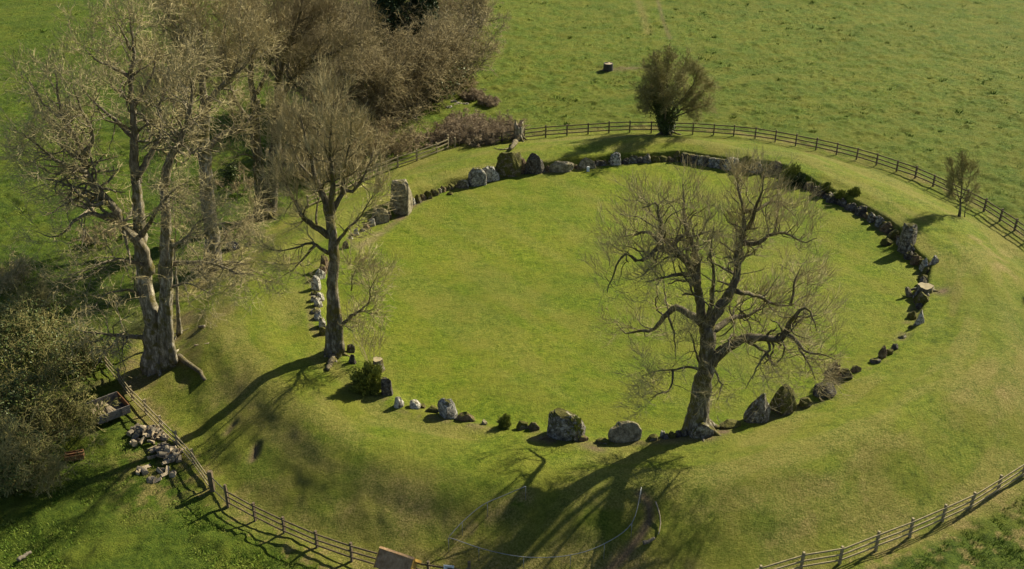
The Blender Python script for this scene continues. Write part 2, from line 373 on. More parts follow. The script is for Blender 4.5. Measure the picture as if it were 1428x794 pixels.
# ------------------------------------------------------------------ rocks
import bmesh
_bm = bmesh.new(); bmesh.ops.create_icosphere(_bm, subdivisions=4, radius=1)
IV = np.array([v.co[:] for v in _bm.verts]); IF = np.array([[v.index for v in f.verts] for f in _bm.faces]); _bm.free()
def n3(P, f, seed):
    return (fbm(P[:, 0]+P[:, 2]*.7, P[:, 1]-P[:, 2]*.6, f, 3, seed)+fbm(P[:, 2]+3, P[:, 0]+P[:, 1]*.5, f, 3, seed+7))/2-.5
def rockmesh(name, w, d, h, mat, seed, style='boulder', sink=.25):
    g = np.random.default_rng(seed); V = IV.copy()
    e = {'boulder': .62, 'slab': .36, 'wedge': .5, 'cone': .7, 'flat': .6}[style]
    V = np.sign(V)*np.abs(V)**e
    k = {'slab': 9, 'boulder': 16, 'wedge': 14, 'cone': 14, 'flat': 12}[style]
    for _ in range(k):                           # facet cuts
        n = g.normal(size=3); n[2] = abs(n[2])*.8; n /= np.linalg.norm(n)
        o = g.uniform(.62, .95) if style != 'slab' else g.uniform(.88, 1.12)
        dist = V@n-o; V = V-np.maximum(dist, 0)[:, None]*n
    zz = (V[:, 2]+1)/2
    if style == 'cone': s = 1-.45*zz; V[:, 0] *= s; V[:, 1] *= s
    if style == 'wedge': V[:, 2] += V[:, 0]*g.choice([-.3, .3])*zz
    if style == 'slab': V[:, 2] += zz*V[:, 0]*g.uniform(-.12, .12)
    V[:, 0] += zz*g.uniform(-.12, .12)
    V = V*(1+n3(V*1.3+seed, 1.4, seed)[:, None]*.34+n3(V+seed, 3.6, seed+3)[:, None]*.24)
    V = V*np.array([w/2, d/2, h*(1+sink)/2]); V[:, 2] += h*(1+sink)/2-h*sink
    return npmesh(name, V, None, IF, mat, False)
ORD = ['first','second','third','fourth','fifth','sixth','seventh','eighth','ninth','tenth','eleventh','twelfth']
seedc = [100]
def stone(cx, by, w, h, mat, style, label, name='standing_stone', cat='stone', group='stones set round the ring', d=None, rz=None, tilt=0):
    ox, oy = 0, None
    seedc[0] += 1; sd_ = seedc[0]; g = np.random.default_rng(sd_)
    p = ground(cx, by)
    if (by < 345 or (cx > 1225 and by < 480)) and w < 20: w *= 1.2
    if cx < 460: w *= 1.25; h *= 1.25
    if cx > 1140 and by > 480: w *= 1.25; h *= 1.2
    if by > 540 and w > 20: w *= 1.1; h *= 1.12
    if by < 345 and group == 'stones set round the ring' or (cx > 1225 and by < 480): fx, fy = flat(cx, by, 0.0); p = Vector((float(fx), float(fy), 0.0))
    k = ppm(p); W = w/k; D = d if d else min(max(W*.6, .35), 1.0)
    oy = D*.42
    if p.z == 0.0 and p.x > 8:                   # back and right arcs: the stone leans into the earth face behind it
        rv = Vector((p.x-CX, p.y-CY, 0)).normalized(); ox, oy = rv.x*D*.38, max(rv.y, .15)*D*.42; h = h*1.12
    el = math.atan2(H, p.y); hh = max((h/k-D*math.sin(el)*.6)/math.cos(el), .25)
    o = obj(name, rockmesh(name, W*1.12, D*1.1, hh*1.05, M[mat], sd_, style), None, (p.x+ox, p.y+oy, p.z-.02))
    o.rotation_euler = (0, R_(tilt), R_(rz if rz is not None else g.uniform(-14, 14)))
    return tag(o, label, cat, group)
# tallest slab and its neighbours, left side of the back arc
stone(559, 299, 25, 48, 'tan', 'slab', 'tallest blocky pale grey standing stone with a notched top', d=1.5, rz=-14)
stone(543.5, 305, 6, 13, 'brown', 'cone', 'narrow dark brown wedge stone between the tallest slab and the low square slab')
stone(531, 313, 18, 23, 'tan', 'slab', 'low square pale slab left of the tallest standing stone', d=.35, rz=22)
stone(519.5, 318, 8, 15, 'white', 'boulder', 'whitish upright stone left of the low square slab')
stone(511.5, 324, 9, 13, 'brown', 'boulder', 'brown stone next left of the whitish upright stone')
stone(505, 329, 8, 12, 'grey', 'boulder', 'grey stone left of the brown stone near the middle tree')
stone(497.5, 336, 10, 21, 'white', 'cone', 'tall white lichened stone just right of the middle tree trunk')
stone(490, 342, 9, 14, 'white', 'boulder', 'rounded white stone beside the middle tree trunk')
stone(482.5, 347, 9, 12, 'brown', 'boulder', 'brownish stone partly behind the middle tree trunk')
for i, (cx, by, w_, h_, mt) in enumerate([(453,378,10,19,'brown'),(446,390,10,14,'white'),(440.5,405,9,19,'white'),(439,414,8,8,'grey'),(446,420,9,11,'white'),(443,430,10,13,'white'),(440,439,9,9,'grey'),(444,448,9,12,'white'),(448.5,459,9,14,'white'),(449.5,469,9,13,'moss'),(449,384,9,13,'brown'),(437,423,8,10,'white')]):
    stone(cx, by, w_, h_, mt, 'boulder', '%s stone down the left wall behind the middle tree, %s' % (ORD[i], {'white': 'white with lichen', 'brown': 'brown', 'grey': 'small and grey', 'moss': 'mossy'}[mt]), 'wall_stone', d=.6)
stone(488, 492, 12, 14, 'dark', 'boulder', 'dark stone against the right side of the middle trunk base')
stone(491, 508, 12, 16, 'dark', 'cone', 'dark pointed stone above the round ivy bush')
# low kerb right of the tallest slab
for i, (cx, by, w_, h_, mt) in enumerate([(575,287,9,12,'white'),(582,284,9,13,'moss'),(589,280,8,12,'brown'),(597,278,11,14,'moss'),(606,274,10,13,'moss'),(613,270.5,7,9,'grey'),(618.5,269,8,10,'brown'),(624.5,267,8,9,'moss'),(631,265,8,10,'moss'),(637,263,8,8,'brown')]):
    stone(cx, by, w_, h_, mt, 'boulder', '%s low kerb stone right of the tallest slab, %s' % (ORD[i], {'moss': 'thick with moss', 'brown': 'plain brown', 'white': 'whitish', 'grey': 'small grey'}[mt]), 'kerb_stone', d=.55)
stone(627, 273, 9, 6, 'moss', 'flat', 'small mossy stone lying on the lawn in front of the low kerb', 'fallen_stone')
stone(646, 263.5, 12, 13, 'grey', 'slab', 'small pale grey slab at the right end of the low kerb', d=.4)
stone(665.5, 260, 23, 26, 'blue', 'slab', 'bluish grey sloping slab left of the white veined stone', d=.7, rz=14)
stone(684.5, 254, 19, 25, 'white', 'wedge', 'white veined stone between the bluish slab and the big mossy stone', d=.6)
stone(708.5, 247, 31, 35, 'moss', 'slab', 'big mossy brown standing stone under the broken tree stump', d=1.0, rz=5)
stone(725, 243, 15, 28, 'brown', 'wedge', 'mossy brown stone wedged between two big upright stones', d=.9)
stone(746, 243, 28, 32, 'dark', 'boulder', 'big dark rounded standing stone right of the mossy one', d=.8, rz=0)
stone(780.5, 240, 34, 17, 'tan', 'wedge', 'long low pale grey wedge shaped block right of the dark stone', d=.7)
stone(804, 236, 12, 8, 'brown', 'boulder', 'small brown stone between the wedge block and the triangular stone')
stone(816, 235.5, 30, 16, 'tan', 'cone', 'low brown triangular stone behind the small white marker', d=.6)
stone(838, 232, 13, 9, 'dark', 'boulder', 'small dark stone left of the pinkish white upright stone')
stone(858.5, 230.5, 11, 16, 'white', 'slab', 'pinkish white upright stone speckled with lichen in the back row', d=.6)
for i, (cx, by, w_, h_, mt, lb) in enumerate([(872,229,8,9,'dark','small dark stone right of the pinkish white upright stone'),(882.5,228,14,12,'grey','rounded grey stone in the shade of the thorn tree'),(892,228,8,10,'dark','narrow black stone between two rounded grey stones below the thorn tree'),(901,228,12,13,'grey','second rounded grey stone below the thorn tree'),
    (913,228,12,11,'moss','mossy lump below the thorn tree, leftmost of three'),(925,227.5,11,10,'moss','mossy lump below the thorn tree, middle of three'),(934,227,10,9,'brown','mossy brown lump below the thorn tree, rightmost of three'),(943,226,10,14,'moss','tall mossy stone at the left end of the dark wall')]):
    stone(cx, by, w_, h_, mt, 'boulder', lb, 'kerb_stone', d=.6)
for i in range(8):
    cx = 954+i*7.6; stone(cx, 227+i*1.15, 8.5, 12, ['dark','brown','dark','grey','dark','blue','blue','dark'][i], 'slab', '%s stone from the left in the shaded dark wall at the back, %s' % (ORD[i], ['black','brown','black','grey','dark','bluish white','bluish','very dark'][i]), 'wall_stone', d=.6)
stone(1017.5, 236.5, 15, 15, 'white', 'slab', 'white faced block at the right end of the dark back wall', d=.6)
stone(1028, 236, 8, 11, 'dark', 'boulder', 'dark stone tight against the white faced block')
stone(1052, 241, 16, 16, 'grey', 'boulder', 'grey stone with a hollow left of the overhanging brown boulder')
stone(1040, 240, 10, 8, 'moss', 'flat', 'low mossy stone left of the hollow grey stone')
stone(1080, 243, 29, 20, 'brown', 'boulder', 'wide brown boulder overhanging beside the green bush at the back', d=1.1)
row = [(1126,266,14,13,'brown','brown stone right of the green bush, highest of the right arc'),(1139,274,17,14,'brown','wide brown stone second down the right arc'),(1149,278,10,9,'dark','small dark stone between two wide brown stones on the right arc'),(1159,283,18,14,'dark','wide dark stone left of the gap in the right arc'),
    (1184,294,15,12,'dark','dark stone right of the gap in the right arc'),(1197,301,15,14,'dark','dark stone left of the two pale upright stones'),(1205,305,9,10,'brown','small brown stone touching the first pale upright stone'),(1211.5,310,9,14,'grey','pale grey upright stone, left one of a pair'),(1222,315,11,16,'blue','bluish white upright stone, right one of a pair'),
    (1232,323,13,14,'brown','brown rounded stone right of the pale pair'),(1243,331,13,12,'moss','mossy dark stone left of the tall right arc stone')]
for cx, by, w_, h_, mt, lb in row: stone(cx, by, w_, h_, mt, 'boulder', lb, 'standing_stone', d=.75)
stone(1258, 350, 20, 35, 'grey', 'slab', 'tall pointed grey standing stone casting a long shadow on the right arc', d=.9, rz=28)
stone(1233, 340, 13, 9, 'moss', 'flat', 'small mossy stone lying on the lawn inside the right arc', 'fallen_stone', d=.5)
for cx, by, w_, h_, mt, lb in [(1264,361,12,13,'dark','dark stone at the foot of the tall pointed grey stone'),(1273,368,13,14,'brown','brown stone left of the white upright stone'),(1284,377,9,18,'white','narrow white upright stone left of the white twin'),(1296,378,13,22,'white','big white lichened stone on the right arc, upper of two'),
    (1299,384,10,8,'white','small white stone at the foot of the big white lichened stone'),(1286,391,14,9,'moss','flat mossy stone between the white stones and the tree stump')]:
    stone(cx, by, w_, h_, mt, 'boulder', lb, d=.6)
stone(1266, 415, 8, 14, 'tan', 'wedge', 'thin pale slab leaning inward left of the right arc tree stump', tilt=-30)
stone(1277, 428, 17, 24, 'moss', 'boulder', 'big mossy mound of rock below the right arc tree stump', d=1.0)
stone(1302, 418, 13, 11, 'brown', 'boulder', 'reddish brown stone right of the right arc tree stump')
stone(1267, 447, 13, 14, 'moss', 'boulder', 'mossy stone left of the leaning white stone')
stone(1276.5, 459, 14, 26, 'white', 'cone', 'white leaning stone low on the right arc', d=.7)
stone(1266, 463, 9, 10, 'moss', 'boulder', 'small mossy stone at the foot of the leaning white stone')
stone(1254, 478, 13, 13, 'grey', 'boulder', 'grey stone below the leaning white stone')
stone(1263, 470, 11, 8, 'blue', 'flat', 'flat pale stone between the leaning white stone and the grey one')
for cx, by, w_, h_, mt, lb in [(1248,487,8,7,'dark','tiny dark stone uppermost in the low run on the lower right'),(1241,493,9,6,'moss','tiny mossy stone second in the low run on the lower right'),(1231,499,9,14,'brown','short brown upright stone in the low run on the lower right'),(1221,506,12,5,'dark','flat dark stone at the end of the low run on the lower right'),
    (1193,519,12,9,'brown','small brown stone beside the tufted stone'),(1179,529,15,15,'moss','brown stone tufted with grass right of the dark bush'),(1150,553,22,17,'dark','dark block under the small dark bush on the lower right'),(1124,566,19,14,'moss','low dark triangular stone right of the two big front stones')]:
    stone(cx, by, w_, h_, mt, 'boulder', lb)
stone(1093, 575, 30, 36, 'moss', 'boulder', 'big front standing stone, right one of two, with one bare grey face', d=1.0, rz=20)
stone(1057, 589, 36, 36, 'grey', 'cone', 'big front standing stone, left one of two, with a blue grey face', d=1.1, rz=10)
stone(1020, 597, 26, 11, 'moss', 'flat', 'low mossy stone between the big tree and the two big front stones', d=.8)
stone(978, 611, 27, 23, 'grey', 'boulder', 'grey boulder lodged against the roots of the big right tree', 'boulder', 'boulder', d=.8)
for i in range(5): stone(964-i*9, 607+i*1.4, 9, 11-i*.6, ['dark','grey','dark','moss','dark'][i], 'boulder', '%s dark rubble stone left of the big right tree foot' % ORD[i], 'rubble_stone', d=.5)
stone(924, 611, 6, 10, 'blue', 'slab', 'small bluish upright stone at the left end of the rubble', d=.3)
stone(910, 615, 15, 11, 'moss', 'boulder', 'mossy dark stone left of the small bluish upright stone')
stone(872, 616, 37, 27, 'tan', 'boulder', 'broad pale topped front stone left of the big right tree', d=1.0)
stone(842, 619, 18, 8, 'moss', 'flat', 'low mossy stone at the foot of the broad pale topped stone')
stone(789, 613, 42, 34, 'grey', 'slab', 'biggest front boulder with a grass tussock on its right shoulder', d=1.2, rz=-6)
stone(813, 615, 14, 9, 'brown', 'boulder', 'small brown stone right of the biggest front boulder')
stone(758, 615, 14, 6, 'brown', 'flat', 'flat reddish stone left of the biggest front boulder')
stone(729, 599, 16, 14, 'moss', 'boulder', 'left half of the low mossy pair beside the round green bush')
stone(744, 600, 16, 13, 'brown', 'boulder', 'right half of the low mossy pair beside the round green bush')
stone(675, 592.5, 8, 4, 'tan', 'flat', 'tiny pale stone in the grass left of the round green bush')
stone(649, 588, 28, 14, 'brown', 'cone', 'mossy brown pointed stone right of the bluish grey boulder', d=.7)
stone(624.5, 583, 25, 24, 'blue', 'boulder', 'bluish grey boulder with white lichen on the front left arc', d=1.0)
stone(604, 575, 19, 10, 'moss', 'flat', 'flat mossy stone left of the bluish grey boulder')
stone(588, 569, 10, 7, 'brown', 'flat', 'small brown stone right of the white tilted stone')
stone(577, 570, 16, 13, 'white', 'wedge', 'white tilted stone on the front left arc', d=.6)
stone(556, 569, 14, 20, 'white', 'cone', 'pale pointed stone on the front left arc', d=.6)
stone(540, 552, 13, 26, 'dark', 'slab', 'dark upright stone right of the round ivy bush', d=.5)
for i, (cx, by) in enumerate([(636,148),(627,151),(641,146),(648,147),(633,143)]):
    stone(cx, by, 7, 4, 'white', 'flat', 'pale loose stone in the small heap in the field behind the bramble', 'loose_stone', group='heap of pale stones in the far field', d=.5)
# packing stones wedged into every gap of the back, right and left arcs
g = np.random.default_rng(77); occ = [(o.location.x, o.location.y) for o in S.collection.objects if o.get('group') == 'stones set round the ring']
variants = [rockmesh('packing_stone', .62, .6, .6, M[k_], 700+i_, 'boulder', .2) for i_, k_ in enumerate(('dark', 'brown', 'moss', 'dark', 'grey', 'moss'))]
for a_ in np.arange(-14, 196, 1.15):
    th0 = R_(a_); r0 = float(np.interp((th0+math.pi) % (2*math.pi)-math.pi, RG, RR))+.42
    x_, y_ = CX+math.cos(th0)*r0, CY+math.sin(th0)*r0
    if a_ > 148 or min(math.hypot(x_-q[0], y_-q[1]) for q in occ) < .42: continue
    left = a_ > 160; o = bpy.data.objects.new('packing_stone', variants[int(g.integers(0, 6)) if not left else 4]); link(o)
    o.location = (x_+g.uniform(-.1, .1), y_+g.uniform(-.1, .1), (float(height(x_, y_)) if left else 0)-.05); o.rotation_euler = (g.uniform(-.2, .2), g.uniform(-.2, .2), g.uniform(0, 6.28)); k_ = g.uniform(.75, 1.3); o.scale = (k_, k_, k_*g.uniform(.9, 1.35) if not left else k_*.8)
    tag(o, 'small packing stone wedged in a gap between larger ring stones', 'stone', 'packing stones in the gaps of the ring')
# ------------------------------------------------------------------ fences
def fence(pix, label, mat='fence', hp=1.2, rails=(.28, .68, 1.08), group=None, off=0.):
    P = [ground(*p) for p in pix]; root = empty('post_and_rail_fence', P[0]); b = Vector(P[0])
    g = np.random.default_rng(int(pix[0][0]))
    tag(root, label, 'fence', group)
    for i, p in enumerate(P):
        q = P[min(i+1, len(P)-1)]-P[max(i-1, 0)]; a = math.atan2(q.y, q.x); hh = hp*g.uniform(.96, 1.05)
        Mx = Matrix.Rotation(a, 3, 'Z') @ Matrix.Rotation(R_(g.uniform(-2, 2)), 3, 'X')
        m_ = MB(); m_.box((0, 0, hh/2-.15), (.12, .14, hh+.3), Mx); m_.build('post', M[mat], root, p-b)
    for hr in rails:
        m_ = MB()
        for p, q in zip(P[:-1], P[1:]):
            d = (q-p); n = Vector((-d.y, d.x, 0)).normalized()*(-.09)
            a = p+Vector((0, 0, hr*hp/1.2+g.uniform(-.02, .02)))+n-b; c = q+Vector((0, 0, hr*hp/1.2+g.uniform(-.02, .02)))+n-b
            m_.beam(a+d*.002, c-d*.002, .04, .10)
        m_.build('rail', M[mat], root)
    return root
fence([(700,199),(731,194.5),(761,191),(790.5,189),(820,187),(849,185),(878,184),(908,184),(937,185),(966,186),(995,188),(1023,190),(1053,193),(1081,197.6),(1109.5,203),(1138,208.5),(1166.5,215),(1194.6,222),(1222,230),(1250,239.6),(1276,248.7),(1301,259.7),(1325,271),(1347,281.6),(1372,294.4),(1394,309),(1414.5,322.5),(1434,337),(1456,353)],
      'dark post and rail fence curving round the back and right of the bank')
fence([(672,202),(686,200.5),(700,199)], 'short dark fence end beside the broad gate post at the bramble', rails=(.3, .7, 1.1))
fence([(430,290),(452,280),(475,269),(500,256),(527,244),(555,233.5),(581.5,225),(609,215),(625,208)], 'pale weathered fence running behind the trees on the back left', 'fencep')
fence([(150,513),(168,535),(186,560),(205,579),(226,601),(248.5,623.5),(271,649),(294,682)], 'pale weathered fence running down from the thicket to the tall gate post', 'fencep')
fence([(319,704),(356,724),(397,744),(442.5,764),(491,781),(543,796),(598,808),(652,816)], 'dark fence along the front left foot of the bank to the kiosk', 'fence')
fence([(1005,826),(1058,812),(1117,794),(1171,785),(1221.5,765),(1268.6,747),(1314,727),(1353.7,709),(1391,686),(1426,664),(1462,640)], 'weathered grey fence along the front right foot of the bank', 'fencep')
def gpost(px, py, hh, w_, lab, mat='fence'):
    p = ground(px, py); m_ = MB(); m_.box((0, 0, hh/2-.2), (w_, w_, hh+.4)); m_.box((0, 0, hh+.015), (w_*.8, w_*.8, .05))
    return tag(m_.build('gate_post', M[mat], None, p), lab, 'post')
gpost(670, 202, 1.55, .24, 'broad dark gate post in front of the bramble mound')
gpost(297, 686, 1.5, .26, 'broad dark gate post at the foot of the pale sloping fence')
gpost(318, 706, 1.55, .14, 'thin dark gate post on the latch side of the small gate')
gpost(655, 818, 1.7, .16, 'dark post at the entrance near the white notice')
gpost(625, 207, 1.4, .16, 'pale gate post at the right end of the back left fence', 'fencep')
gpost(634.5, 207, 1.1, .16, 'short pale post beside the pale gate post at the back left', 'fencep')
gpost(911, 90, 1.5, .22, 'lone dark post standing in the far field')
# small wire gate between the two posts
a = ground(297, 686); c = ground(318, 706); root = empty('field_gate', a); tag(root, 'small dark gate of thin vertical bars between two gate posts', 'gate')
fr_ = MB(); d = c-a; A0 = d*.09; A1 = d*.93
for z in (.2, 1.15): fr_.beam(A0+Vector((0, 0, z)), A1+Vector((0, 0, z)), .04, .05)
for s_ in (A0, A1): fr_.beam(s_+Vector((0, 0, .2)), s_+Vector((0, 0, 1.15)), .04, .04, (1, 0, 0))
fr_.build('gate_frame', M['iron'], root)
br = MB()
for k in range(1, 9): q = A0.lerp(A1, k/9); br.beam(q+Vector((0, 0, .2)), q+Vector((0, 0, 1.15)), .015, .015, (1, 0, 0))
br.build('gate_bars', M['iron'], root)
# metal handrail: a bent tube on thin posts
def rail(pix, posts, lab, hh=.95):
    P = [ground(px, py+20) for px, py in pix]; b = P[0]; root = empty('handrail', b); tag(root, lab, 'handrail')
    T_ = [(p-b)+Vector((0, 0, hh)) for p in P]
    pts = np.array([list(q) for q in cat(T_, 5)]); m_ = MB(); m_.tubes(pts, np.full(len(pts), .022), 6); m_.build('top_rail', M['metal'], root, smooth=True)
    for px, py in posts:
        p = ground(px, py+20)-b; m_ = MB(); m_.tubes(np.array([[p.x, p.y, p.z-.2], [p.x, p.y, p.z+hh]]), np.array([.018, .018]), 6); m_.build('rail_post', M['metal'], root, smooth=True)
def cat(P, n):                                   # Catmull-Rom through points
    P = [Vector(p) for p in P]; out = []
    for i in range(len(P)-1):
        p0 = P[max(i-1, 0)]; p1 = P[i]; p2 = P[i+1]; p3 = P[min(i+2, len(P)-1)]
        for k in range(n):
            t = k/n; out.append(.5*((2*p1)+(p2-p0)*t+(2*p0-5*p1+4*p2-p3)*t*t+(3*p1-p0-3*p2+p3)*t**3))
    out.append(P[-1]); return out
rail([(626,749),(635,751),(680,766),(736,776),(795,773),(842,757),(880,728),(893,678)], [(626,749),(668,762),(730,775),(795,773),(842,757),(880,728),(893,680)], 'galvanised tube handrail bowing round the entrance slope below the big right tree')
rail([(627,747),(645,727),(672,704),(700,691),(733,677)], [(645,727),(680,700),(733,677)], 'galvanised tube handrail climbing the bank left of the entrance slope')

# ------------------------------------------------------------------ tree growing
def grow(Pp, Rp, count, L, ang=(30, 60), up=.1, wig=.25, K=5, rf_=.5, tmin=.25, rmin=.01, tend=1., out=None):
    Pp = np.asarray(Pp); Rp = np.asarray(Rp); N, Kp, _ = Pp.shape
    ln = np.linalg.norm(Pp[:, -1]-Pp[:, 0], axis=1); pi = rng.choice(N, count, p=ln/ln.sum())
    t = tmin+(tend-tmin)*rng.random(count)**.8; f = t*(Kp-1)*.999; i0 = f.astype(int); fr = (f-i0)[:, None]
    p = Pp[pi, i0]*(1-fr)+Pp[pi, i0+1]*fr; tg = nrm(Pp[pi, i0+1]-Pp[pi, i0]); r = (Rp[pi, i0]*(1-fr[:, 0])+Rp[pi, i0+1]*fr[:, 0])
    rv = rng.normal(size=(count, 3))
    if out is not None: rv = rv+nrm(p-out)*.8
    pr = nrm(rv-(rv*tg).sum(1, keepdims=True)*tg)
    a = np.radians(rng.uniform(ang[0], ang[1], count))[:, None]
    d = tg*np.cos(a)+pr*np.sin(a); Ls = rng.uniform(L[0], L[1], count)*(1.15-.5*t); st = (Ls/(K-1))[:, None]
    P = np.empty((count, K, 3)); P[:, 0] = p; ax = rng.normal(size=(count, 3))*wig*.5
    for k in range(1, K):
        d = nrm(d+rng.normal(size=(count, 3))*wig+ax+np.array([0, 0, up])); P[:, k] = P[:, k-1]+d*st
    r0 = np.maximum(r*rf_, rmin*1.3); Rr = r0[:, None]*np.linspace(1, .45, K)[None]; Rr = np.maximum(Rr, rmin*.8)
    return P, Rr
def resample(pts, K): 
    c = np.array([list(q) for q in cat(pts, 6)]); s = np.concatenate([[0], np.cumsum(np.linalg.norm(np.diff(c, axis=0), axis=1))])
    return np.stack([np.interp(np.linspace(0, s[-1], K), s, c[:, i]) for i in range(3)], 1)
def tree(name, base_px, trunk, limbs, lv, label, mats=('bark', 'limb', 'twig'), roots=6, flare=1.7, group=None, cat_='tree', leaf=None, jitter=.06, by=None, twr=.0095, thick=1.):
    """trunk, limbs: (pixel path, start radius, end radius, depth offset at start, at end); the path is laid in the trunk's own depth."""
    B = ground(*base_px); root = empty(name, B); tag(root, label, cat_, group); b = np.array(B)
    def world(L):
        pts, r0, r1, d0, d1 = L; n = len(pts); s = [0]
        for q, p in zip(pts[1:], pts[:-1]): s.append(s[-1]+math.hypot(q[0]-p[0], q[1]-p[1]))
        P = [atY(x, y, B.y+d0+(d1-d0)*(s[i]/s[-1])) for i, (x, y) in enumerate(pts)]
        K = max(6, int(s[-1]/9)+3); P = resample(P, K)-b
        P[1:] += (rng.random((K-1, 3))-.5)*jitter*np.linspace(1, .6, K-1)[:, None]*2
        return P, r0+(max(r1*(1 if r1 > .12 else .45), .012)-r0)*np.linspace(0, 1, K)**.8
    allP = []; allR = []
    for i, L in enumerate(trunk):
        P, Rr = world(L)
        if L[3] == 0 and abs(L[0][0][1]-base_px[1]) < 22:
            P[0, 2] = min(P[0, 2], -.2); P[0, 2] -= .3; h_ = np.maximum(P[:, 2], 0); Rr = Rr*(1+(flare-1)*np.exp(-h_/.8))
        V_, Q_, T_ = tubes(P, Rr, 14, True, .26); obj('trunk', npmesh('trunk', V_, Q_, T_, M[mats[0]], True), root)
        allP.append(resample(P, 8)); allR.append(np.interp(np.linspace(0, 1, 8), np.linspace(0, 1, len(Rr)), Rr)*(.5))
    for L in limbs:
        P, Rr = world(L); Rr = Rr*thick; V_, Q_, T_ = tubes(P, Rr, 8, True, .15); obj('limb', npmesh('limb', V_, Q_, T_, M[mats[1]], True), root)
        allP.append(resample(P, 8)); allR.append(np.interp(np.linspace(0, 1, 8), np.linspace(0, 1, len(Rr)), Rr))
    if roots:
        rt = MB(); g = np.random.default_rng(int(base_px[0])); r0 = trunk[0][1]
        for k in range(roots):
            a_ = k*2*math.pi/roots+g.uniform(-.3, .3); L_ = g.uniform(1.1, 1.8)*r0+.35; pts = []
            for q, zz in ((.35, .55), (.75, .22), (1.2, .02), (1.7, -.12)):
                pts.append([math.cos(a_+q*.15)*q*L_*.75, math.sin(a_+q*.15)*q*L_*.75, zz*r0*1.6])
            for p_ in pts: p_[2] += float(height(B.x+p_[0], B.y+p_[1]))-B.z
            rt.tubes(resample([Vector(p_) for p_ in pts], 7), np.linspace(r0*.34, r0*.08, 7), 7)
        rt.build('roots', M[mats[0]], root, smooth=True)
    # twiggy crown: from the limbs outwards, level by level
    tn = len(trunk); P, Rr = np.array(allP[tn:] or allP), np.array(allR[tn:] or allR)
    V_ = []; first = True
    keepP, keepR = [], []; ctr = P.reshape(-1, 3).mean(0)
    for (cnt, Lr, ang, up, wig, K, side) in lv:
        nP, nR = grow(P, Rr, cnt, Lr, ang, up, wig, K, .38 if first else .5, .22 if first else .1, twr, out=ctr)
        keepP.append((nP, nR, side))
        if first: base_pool = None
        nP8 = np.stack([nP[:, int(round(i))] for i in np.linspace(0, K-1, 5)], 1); nR8 = np.stack([nR[:, int(round(i))] for i in np.linspace(0, K-1, 5)], 1)
        P, Rr = nP8, nR8; first = False
    mb = MB()
    for nP, nR, side in keepP[:1]: v_, q_, t_ = tubes(nP, nR, side); mb.add(v_, q_)
    mb.build('branches', M[mats[1]], root, smooth=True)
    if len(keepP) > 2:
        mb = MB(); nP, nR, side = keepP[1]; v_, q_, t_ = tubes(nP, nR*.8, side); mb.add(v_, q_); mb.build('twigs', M[mats[2]], root)
    mb = MB(); nP, nR, side = keepP[-1]; v_, q_, t_ = tubes(nP, nR, side); mb.add(v_, q_); mb.build('crown', M[mats[2]], root)
    if leaf:
        cnt, mt, size, zmax = leaf; src = np.concatenate([np.array(allP).reshape(-1, 3)]+[k_[0].reshape(-1, 3) for k_ in keepP[:1]]); src = src[src[:, 2] < zmax]
        leaves('ivy', src, cnt, size, .45, M[mt], root)
    return root
def leaves(name, src, cnt, size, spread, mat, parent):
    c = src[rng.integers(0, len(src), cnt)]+rng.normal(size=(cnt, 3))*spread*.6
    a = nrm(rng.normal(size=(cnt, 3))); b_ = nrm(np.cross(a, rng.normal(size=(cnt, 3)))); s = size*rng.uniform(.6, 1.3, (cnt, 1))
    V_ = np.stack([c-a*s, c+b_*s*.6, c+a*s, c-b_*s*.6], 1).reshape(-1, 3); Q_ = np.arange(cnt*4).reshape(-1, 4)
    return obj(name, npmesh(name, V_, Q_, None, mat), parent)

